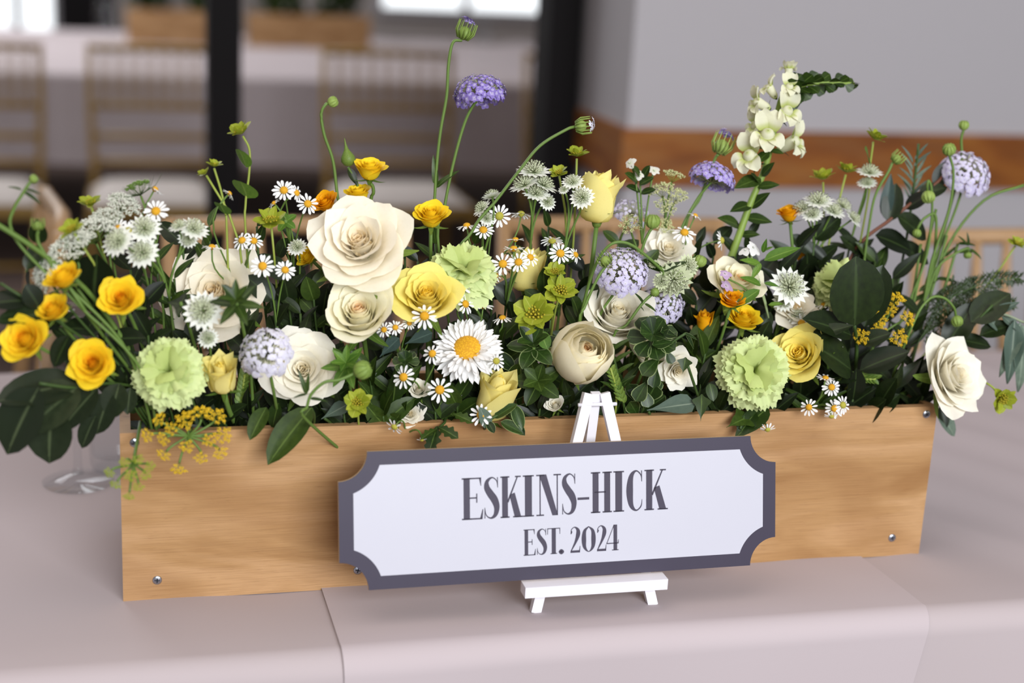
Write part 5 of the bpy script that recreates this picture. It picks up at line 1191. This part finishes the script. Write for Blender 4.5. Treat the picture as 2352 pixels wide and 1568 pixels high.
def fern(root, tip, label, n=26):
    o = thing('asparagus_fern', Matrix.Translation(at(*root)), label, 'fern', 'feathery fern fronds'); Mi = PINV[o.name]
    a, b = at(*root), at(*tip); pts = bez(a, a.lerp(b, 0.3) + Vector((0, 0, 0.02)), a.lerp(b, 0.7) + Vector((0, 0, 0.02)), b, 12)
    MB().tube([Mi @ q for q in pts], 0.0009, 4).build('stem', STEM_D, o)
    mb = MB(); ax = (b - a).normalized()
    for k in range(n):
        f = 0.15 + 0.85 * k / n; q = a.lerp(b, f) + Vector((0, 0, 0.06 * f * (1 - f)))
        for s in (-1, 1):
            d = (ax * 0.6 + Vector((0, 0, 1)) * s * 0.7 + FWD * random.uniform(-0.6, 0.6)).normalized() * 0.022 * (1.2 - f)
            for j in range(7):
                g = (j + 1) / 7; w = q + d * g
                for s2 in (-1, 1):
                    e = (d.normalized() * 0.7 + ax * s2 * 0.6 + Vector(rng.normal(size=3)) * 0.2).normalized() * 0.006
                    nrm = e.cross(FWD).normalized() * 0.0006
                    mb.add([Mi @ (w - nrm), Mi @ (w + nrm), Mi @ (w + e)], [(0, 1, 2)])
    tag(mb.build('needles', LEAF['mid'], o, False), kind='stuff'); return o
fern((2080, 760, 0.08), (2345, 640, 0.06), 'feathery fern frond stretching right, upper of the three')
fern((2085, 800, 0.07), (2330, 700, 0.04), 'feathery fern frond below the upper one at right')
fern((2090, 820, 0.06), (2240, 650, 0.08), 'short feathery fern frond behind the nodding right bud')
sprig('sage_branch', [(2100, 860, 0.06), (2200, 745, 0.05), (2290, 720, 0.03), (2352, 740, 0.02)],
      [(2230, 735, 0.045, 2300, 705, 0.03, 'lance', 1.1), (2280, 722, 0.03, 2340, 690, 0.02, 'lance', 1.1), (2300, 725, 0.03, 2352, 760, 0.01, 'wavy', 1.1), (2330, 735, 0.02, 2325, 880, 0.0, 'wavy', 0.9), (2345, 740, 0.02, 2300, 860, 0.005, 'wavy', 0.8), (2260, 725, 0.035, 2320, 770, 0.02, 'lance', 1.1), (2350, 745, 0.02, 2352, 900, 0.0, 'wavy', 0.9)],
      'grey-green sage branch drooping at the right picture edge', 'grey', stemmat=plain('sage_stem', '#8a9478', 0.6))
sprig('leafy_branch', [(2110, 850, 0.06), (2200, 780, 0.04), (2280, 700, 0.03)],
      [(2230, 740, 0.035, 2320, 668, 0.03, 'oval', 1.2), (2200, 780, 0.04, 2280, 790, 0.03, 'oval', 1.0), (2250, 770, 0.03, 2330, 740, 0.02, 'oval', 1.0), (2170, 800, 0.04, 2240, 690, 0.04, 'oval', 0.9), (2150, 940, 0.03, 2200, 1000, 0.02, 'oval', 0.9, 'grey'), (2160, 930, 0.03, 2175, 985, 0.02, 'oval', 0.9)],
      'dark leaves behind the white rose at the right box end', 'deep')
def wheat(base, tip, label):
    o = thing('wheat_ear', Matrix.Translation(at(*base)), label, 'wheat', 'green wheat ears'); Mi = PINV[o.name]; a, b = at(*base), at(*tip); r = root_of(a)
    MB().tube([Mi @ q for q in bez(r, r.lerp(a, 0.5), a, b, 8)], 0.0011, 5).build('stem', STEM_Y, o)
    for k in range(16):
        q = a.lerp(b, k / 16); s = 1 if k % 2 else -1; x = (b - a).cross(FWD).normalized()
        inst('grain', LM['oval'], SEPAL, o, Mi @ leaf_M(q, q + (b - a).normalized() * 0.007 + x * s * 0.0045, 1.0))
    return o
wheat((1432, 925, 0.005), (1402, 845, 0.0), 'green wheat ear right of the round cream rose')
wheat((1945, 862, 0.02), (2012, 870, 0.005), 'green wheat ear below the large dark leaves at right')
wheat((548, 935, 0.02), (562, 860, 0.02), 'thin brownish ear beside the small pale yellow rose')

# the curly pale-edged sprig and the rosettes
def rosette(px, py, d, size, n, kind, mat, label, name='leaf_rosette', up=(0, 0.45, 0.85), tiers=2, stemmat=STEM):
    p = at(px, py, d); F = face(*up); R = size / 2 * m_per_px(p); o = thing(name, Matrix.Translation(p), label, 'foliage', 'foliage in the flower box')
    Mi = PINV[o.name]; x = F.cross(Vector((0, 0, 1))).normalized(); y = F.cross(x)
    for t in range(tiers):
        for k in range(n):
            th = 2 * math.pi * (k + 0.5 * t) / n + random.uniform(-0.15, 0.15)
            d2 = (x * math.cos(th) + y * math.sin(th)) * (1 - 0.35 * t) + F * (0.15 + 0.5 * t)
            b = p - F * R * (0.25 - 0.3 * t); add_leaf(o, kind, b, b + d2.normalized() * R * (1.0 - 0.25 * t), mat, 1.15, F)
    stem_to_root(o, p, F, 0.0015, stemmat); return o
rosette(1500, 770, 0.0, 120, 7, 'obov', 'edged', 'pale-edged leaf rosette in front of the half hidden cream rose')
sprig('curly_sprig', [(1450, 960, 0.02), (1500, 840, 0.005), (1540, 790, -0.005), (1575, 765, -0.008)],
      [(1555, 785, -0.005, 1500, 790, -0.01, 'obov', 0.8), (1560, 775, -0.005, 1520, 760, -0.012, 'obov', 0.9), (1575, 765, -0.008, 1600, 800, -0.012, 'strap', 1.6), (1570, 765, -0.008, 1605, 775, -0.012, 'strap', 1.6), (1520, 815, 0.0, 1475, 860, -0.008, 'obov', 1.0), (1510, 840, 0.0, 1500, 890, -0.006, 'obov', 1.0), (1490, 870, 0.005, 1460, 920, -0.004, 'obov', 1.0), (1480, 890, 0.005, 1490, 935, -0.004, 'obov', 1.1), (1530, 800, 0.0, 1545, 835, -0.008, 'obov', 1.0)],
      'curly sprig of edged leaves above the drooping white bloom', 'edged')
sprig('narrow_leaf_sprig', [(1440, 970, 0.02), (1425, 890, 0.008), (1405, 800, 0.0)],
      [(1422 - 2 * k, 900 - 14 * k, 0.006, 1422 - 2 * k + (34 if k % 2 else -30), 872 - 14 * k, 0.0, 'strap', 1.9) for k in range(8)], 'narrow-leaved green sprig right beside the round cream rose', 'mid')
rosette(542, 690, -0.035, 130, 6, 'lance', 'mid', 'dark blurred leaf rosette in front of the left ivory rose', up=(0.0, 0.5, 0.8))
rosette(795, 835, -0.01, 120, 6, 'lance', 'fresh', 'bright green leaf rosette below the cream cupped rose', up=(0.0, 0.45, 0.85))
rosette(932, 828, -0.005, 64, 6, 'obov', 'edged', 'small glossy leaf rosette left of the white chrysanthemum')
rosette(415, 695, -0.01, 74, 4, 'ivy', 'deep', 'lobed dark leaf cluster left of the starry flower before the left rose', tiers=1)
rosette(1225, 790, 0.0, 130, 5, 'oval', 'edged', 'glossy leaf cluster left of the round cream rose', up=(-0.1, 0.6, 0.7))
rosette(1235, 875, -0.005, 120, 5, 'oval', 'mid', 'dark glossy leaves below left of the round cream rose', up=(-0.1, 0.3, 0.9))
rosette(655, 505, 0.065, 60, 5, 'oval', 'fresh', 'light green leaf cluster beside the bushy thoroughwax', tiers=1)

# filler sprigs between the blooms, rooted in the foam
def filler(px, py, d, kind, mat, n, size, desc, up=0.8, lean=0.0):
    tip = at(px, py, d); r = root_of(tip); r.y = max(0.02, min(0.145, d + 0.02))
    o = thing('leafy_sprig', Matrix.Translation(r), 'x', 'foliage', 'foliage in the flower box'); Mi = PINV[o.name]
    pts = bez(r, r + Vector((0, 0, (tip.z - r.z) * 0.5)), tip - UP * (tip - r).length * 0.25, tip, 10)
    MB().tube([Mi @ q for q in pts], 0.0012, 5).build('stem', STEM_D, o)
    s = size * m_per_px(tip)
    for k in range(n):
        f = 0.30 + 0.70 * k / max(1, n - 1); q = pts[min(10, int(f * 10))]; th = k * 2.4 + random.random()
        d2 = RIGHT * math.cos(th) * 0.9 + UP * (0.35 + 0.5 * f) + FWD * (math.sin(th) * 0.5 - 0.25)
        add_leaf(o, kind, q, q + d2.normalized() * s * random.uniform(0.75, 1.15), mat, random.uniform(0.9, 1.25), face(random.uniform(-0.4, 0.4), 0.5, 0.8))
    # say which one it is by its nearest bloom
    sx, sy = tip.x, tip.z; best = sorted(REG, key=lambda e: (e[0] - tip).length)
    for pos, short in best:
        a, b = screen(pos); dx, dy = px - a, py - b
        rel = ('right of' if dx > 0 else 'left of') if abs(dx) > abs(dy) else ('below' if dy > 0 else 'above')
        lab = '%s %s %s' % (desc, rel, short)
        if lab not in USED: break
    USED.add(lab); o['label'] = lab; return o
USED = set()
DL, OL, GL2, RL = 'dark narrow-leaved sprig', 'dark oval-leaved sprig', 'fresh green leafy sprig', 'glossy edged leaf sprig'
for (a, b, d, kind, mat, n, size, desc) in (
    (330, 700, 0.03, 'oval', 'deep', 9, 66, OL), (340, 770, 0.02, 'oval', 'deep', 8, 66, OL), (400, 640, 0.06, 'lance', 'mid', 9, 72, DL), (300, 900, 0.012, 'oval', 'deep', 8, 74, OL),
    (440, 900, 0.015, 'lance', 'deep', 9, 74, DL), (360, 600, 0.06, 'lance', 'mid', 9, 70, DL), (470, 600, 0.09, 'lance', 'mid', 8, 66, DL), (570, 940, 0.02, 'lance', 'deep', 9, 76, DL),
    (560, 760, 0.035, 'oval', 'deep', 9, 72, OL), (630, 690, 0.05, 'oval', 'deep', 10, 76, OL), (660, 640, 0.06, 'oval', 'deep', 10, 76, OL), (690, 720, 0.045, 'lance', 'deep', 10, 80, DL),
    (720, 660, 0.055, 'oval', 'mid', 9, 66, OL), (760, 820, 0.03, 'lance', 'mid', 10, 74, GL2), (850, 850, 0.02, 'lance', 'mid', 10, 84, DL), (900, 900, 0.012, 'lance', 'mid', 10, 92, GL2),
    (790, 950, 0.01, 'lance', 'deep', 8, 84, DL), (880, 950, 0.008, 'oval', 'mid', 8, 80, OL), (930, 800, 0.03, 'oval', 'deep', 9, 62, OL), (1050, 920, 0.01, 'oval', 'mid', 9, 84, OL),
    (1000, 940, 0.008, 'lance', 'deep', 8, 76, DL), (1120, 760, 0.04, 'lance', 'deep', 10, 74, DL), (1180, 850, 0.02, 'oval', 'edged', 10, 74, RL), (1100, 870, 0.03, 'oval', 'deep', 9, 70, OL),
    (1240, 930, 0.008, 'lance', 'deep', 9, 84, DL), (1310, 920, 0.015, 'lance', 'deep', 9, 84, DL), (1250, 640, 0.06, 'oval', 'mid', 9, 62, OL), (1330, 700, 0.06, 'oval', 'mid', 9, 66, OL),
    (1430, 890, 0.02, 'lance', 'mid', 9, 74, DL), (1480, 920, 0.012, 'obov', 'edged', 9, 64, RL), (1590, 800, 0.04, 'oval', 'mid', 9, 74, OL), (1610, 880, 0.015, 'lance', 'deep', 9, 84, DL),
    (1650, 940, 0.01, 'oval', 'deep', 8, 74, OL), (1640, 640, 0.075, 'oval', 'deep', 9, 66, OL), (1620, 800, 0.03, 'lance', 'mid', 9, 84, GL2), (1600, 560, 0.10, 'lance', 'deep', 9, 60, DL),
    (1690, 580, 0.095, 'oval', 'deep', 10, 62, OL), (1745, 760, 0.04, 'oval', 'deep', 9, 66, OL), (1790, 620, 0.08, 'lance', 'deep', 11, 76, DL), (1830, 570, 0.10, 'lance', 'deep', 11, 80, DL),
    (1870, 550, 0.10, 'oval', 'deep', 11, 76, OL), (1900, 600, 0.095, 'lance', 'deep', 10, 76, DL), (1860, 680, 0.06, 'oval', 'deep', 9, 66, OL), (1780, 930, 0.01, 'lance', 'deep', 8, 84, DL),
    (1880, 920, 0.012, 'strap', 'mid', 9, 94, GL2), (1960, 910, 0.015, 'oval', 'deep', 9, 84, OL), (2050, 880, 0.02, 'lance', 'deep', 10, 94, DL), (2100, 850, 0.04, 'lance', 'deep', 10, 84, DL),
    (2050, 640, 0.09, 'lance', 'deep', 11, 84, DL), (2010, 600, 0.10, 'lance', 'mid', 10, 84, DL), (2110, 720, 0.07, 'lance', 'deep', 10, 80, DL), (2120, 910, 0.02, 'lance', 'deep', 8, 74, DL),
    (1540, 900, 0.03, 'oval', 'deep', 9, 70, OL), (1380, 880, 0.03, 'lance', 'deep', 9, 74, DL), (1030, 780, 0.05, 'oval', 'deep', 9, 70, OL), (660, 920, 0.03, 'oval', 'deep', 9, 76, OL),
    (1950, 800, 0.05, 'oval', 'deep', 9, 84, OL), (1700, 860, 0.04, 'oval', 'deep', 9, 74, OL), (430, 780, 0.035, 'oval', 'deep', 9, 70, OL), (1470, 620, 0.08, 'oval', 'mid', 9, 64, OL),
    (420, 560, 0.09, 'oval', 'deep', 10, 66, OL), (640, 590, 0.09, 'oval', 'deep', 11, 72, OL), (690, 560, 0.10, 'lance', 'deep', 10, 66, DL), (960, 600, 0.09, 'lance', 'deep', 10, 70, DL),
    (930, 560, 0.10, 'lance', 'mid', 9, 60, DL), (1130, 660, 0.08, 'lance', 'deep', 10, 70, DL), (1180, 700, 0.07, 'oval', 'deep', 10, 70, OL), (1300, 560, 0.11, 'lance', 'mid', 10, 56, GL2), (1340, 620, 0.09, 'oval', 'deep', 10, 66, OL),
    (1420, 560, 0.11, 'oval', 'mid', 10, 60, OL), (1560, 620, 0.10, 'oval', 'deep', 10, 64, OL), (1600, 700, 0.07, 'oval', 'deep', 10, 72, OL), (1740, 620, 0.10, 'oval', 'deep', 10, 72, OL), (1960, 560, 0.12, 'lance', 'deep', 10, 80, DL),
    (540, 600, 0.10, 'oval', 'deep', 9, 60, OL), (1220, 560, 0.12, 'lance', 'mid', 8, 54, GL2), (880, 800, 0.05, 'oval', 'deep', 10, 76, OL), (1090, 560, 0.11, 'lance', 'mid', 8, 54, GL2),
    (90, 560, -0.01, 'oval', 'deep', 8, 60, OL), (60, 620, -0.015, 'oval', 'deep', 9, 66, OL), (300, 620, 0.05, 'lance', 'deep', 10, 74, DL), (480, 520, 0.10, 'lance', 'mid', 9, 56, DL), (590, 520, 0.10, 'lance', 'mid', 9, 56, DL), (700, 640, 0.08, 'oval', 'deep', 10, 74, OL), (740, 700, 0.06, 'oval', 'deep', 9, 70, OL),
    (1000, 560, 0.10, 'lance', 'mid', 8, 56, DL), (1150, 780, 0.05, 'oval', 'mid', 9, 66, OL), (1260, 520, 0.12, 'lance', 'mid', 8, 50, GL2), (1640, 560, 0.11, 'oval', 'deep', 9, 60, OL), (1720, 540, 0.11, 'lance', 'deep', 9, 60, DL),
    (500, 930, 0.015, 'oval', 'deep', 9, 72, OL), (730, 900, 0.03, 'oval', 'deep', 9, 76, OL), (1840, 900, 0.03, 'oval', 'deep', 9, 80, OL), (2020, 930, 0.01, 'oval', 'deep', 8, 80, OL), (1350, 960, 0.01, 'oval', 'deep', 7, 70, OL), (1560, 950, 0.012, 'lance', 'deep', 8, 74, DL)):
    filler(a, b, d, kind, mat, n, size, desc)
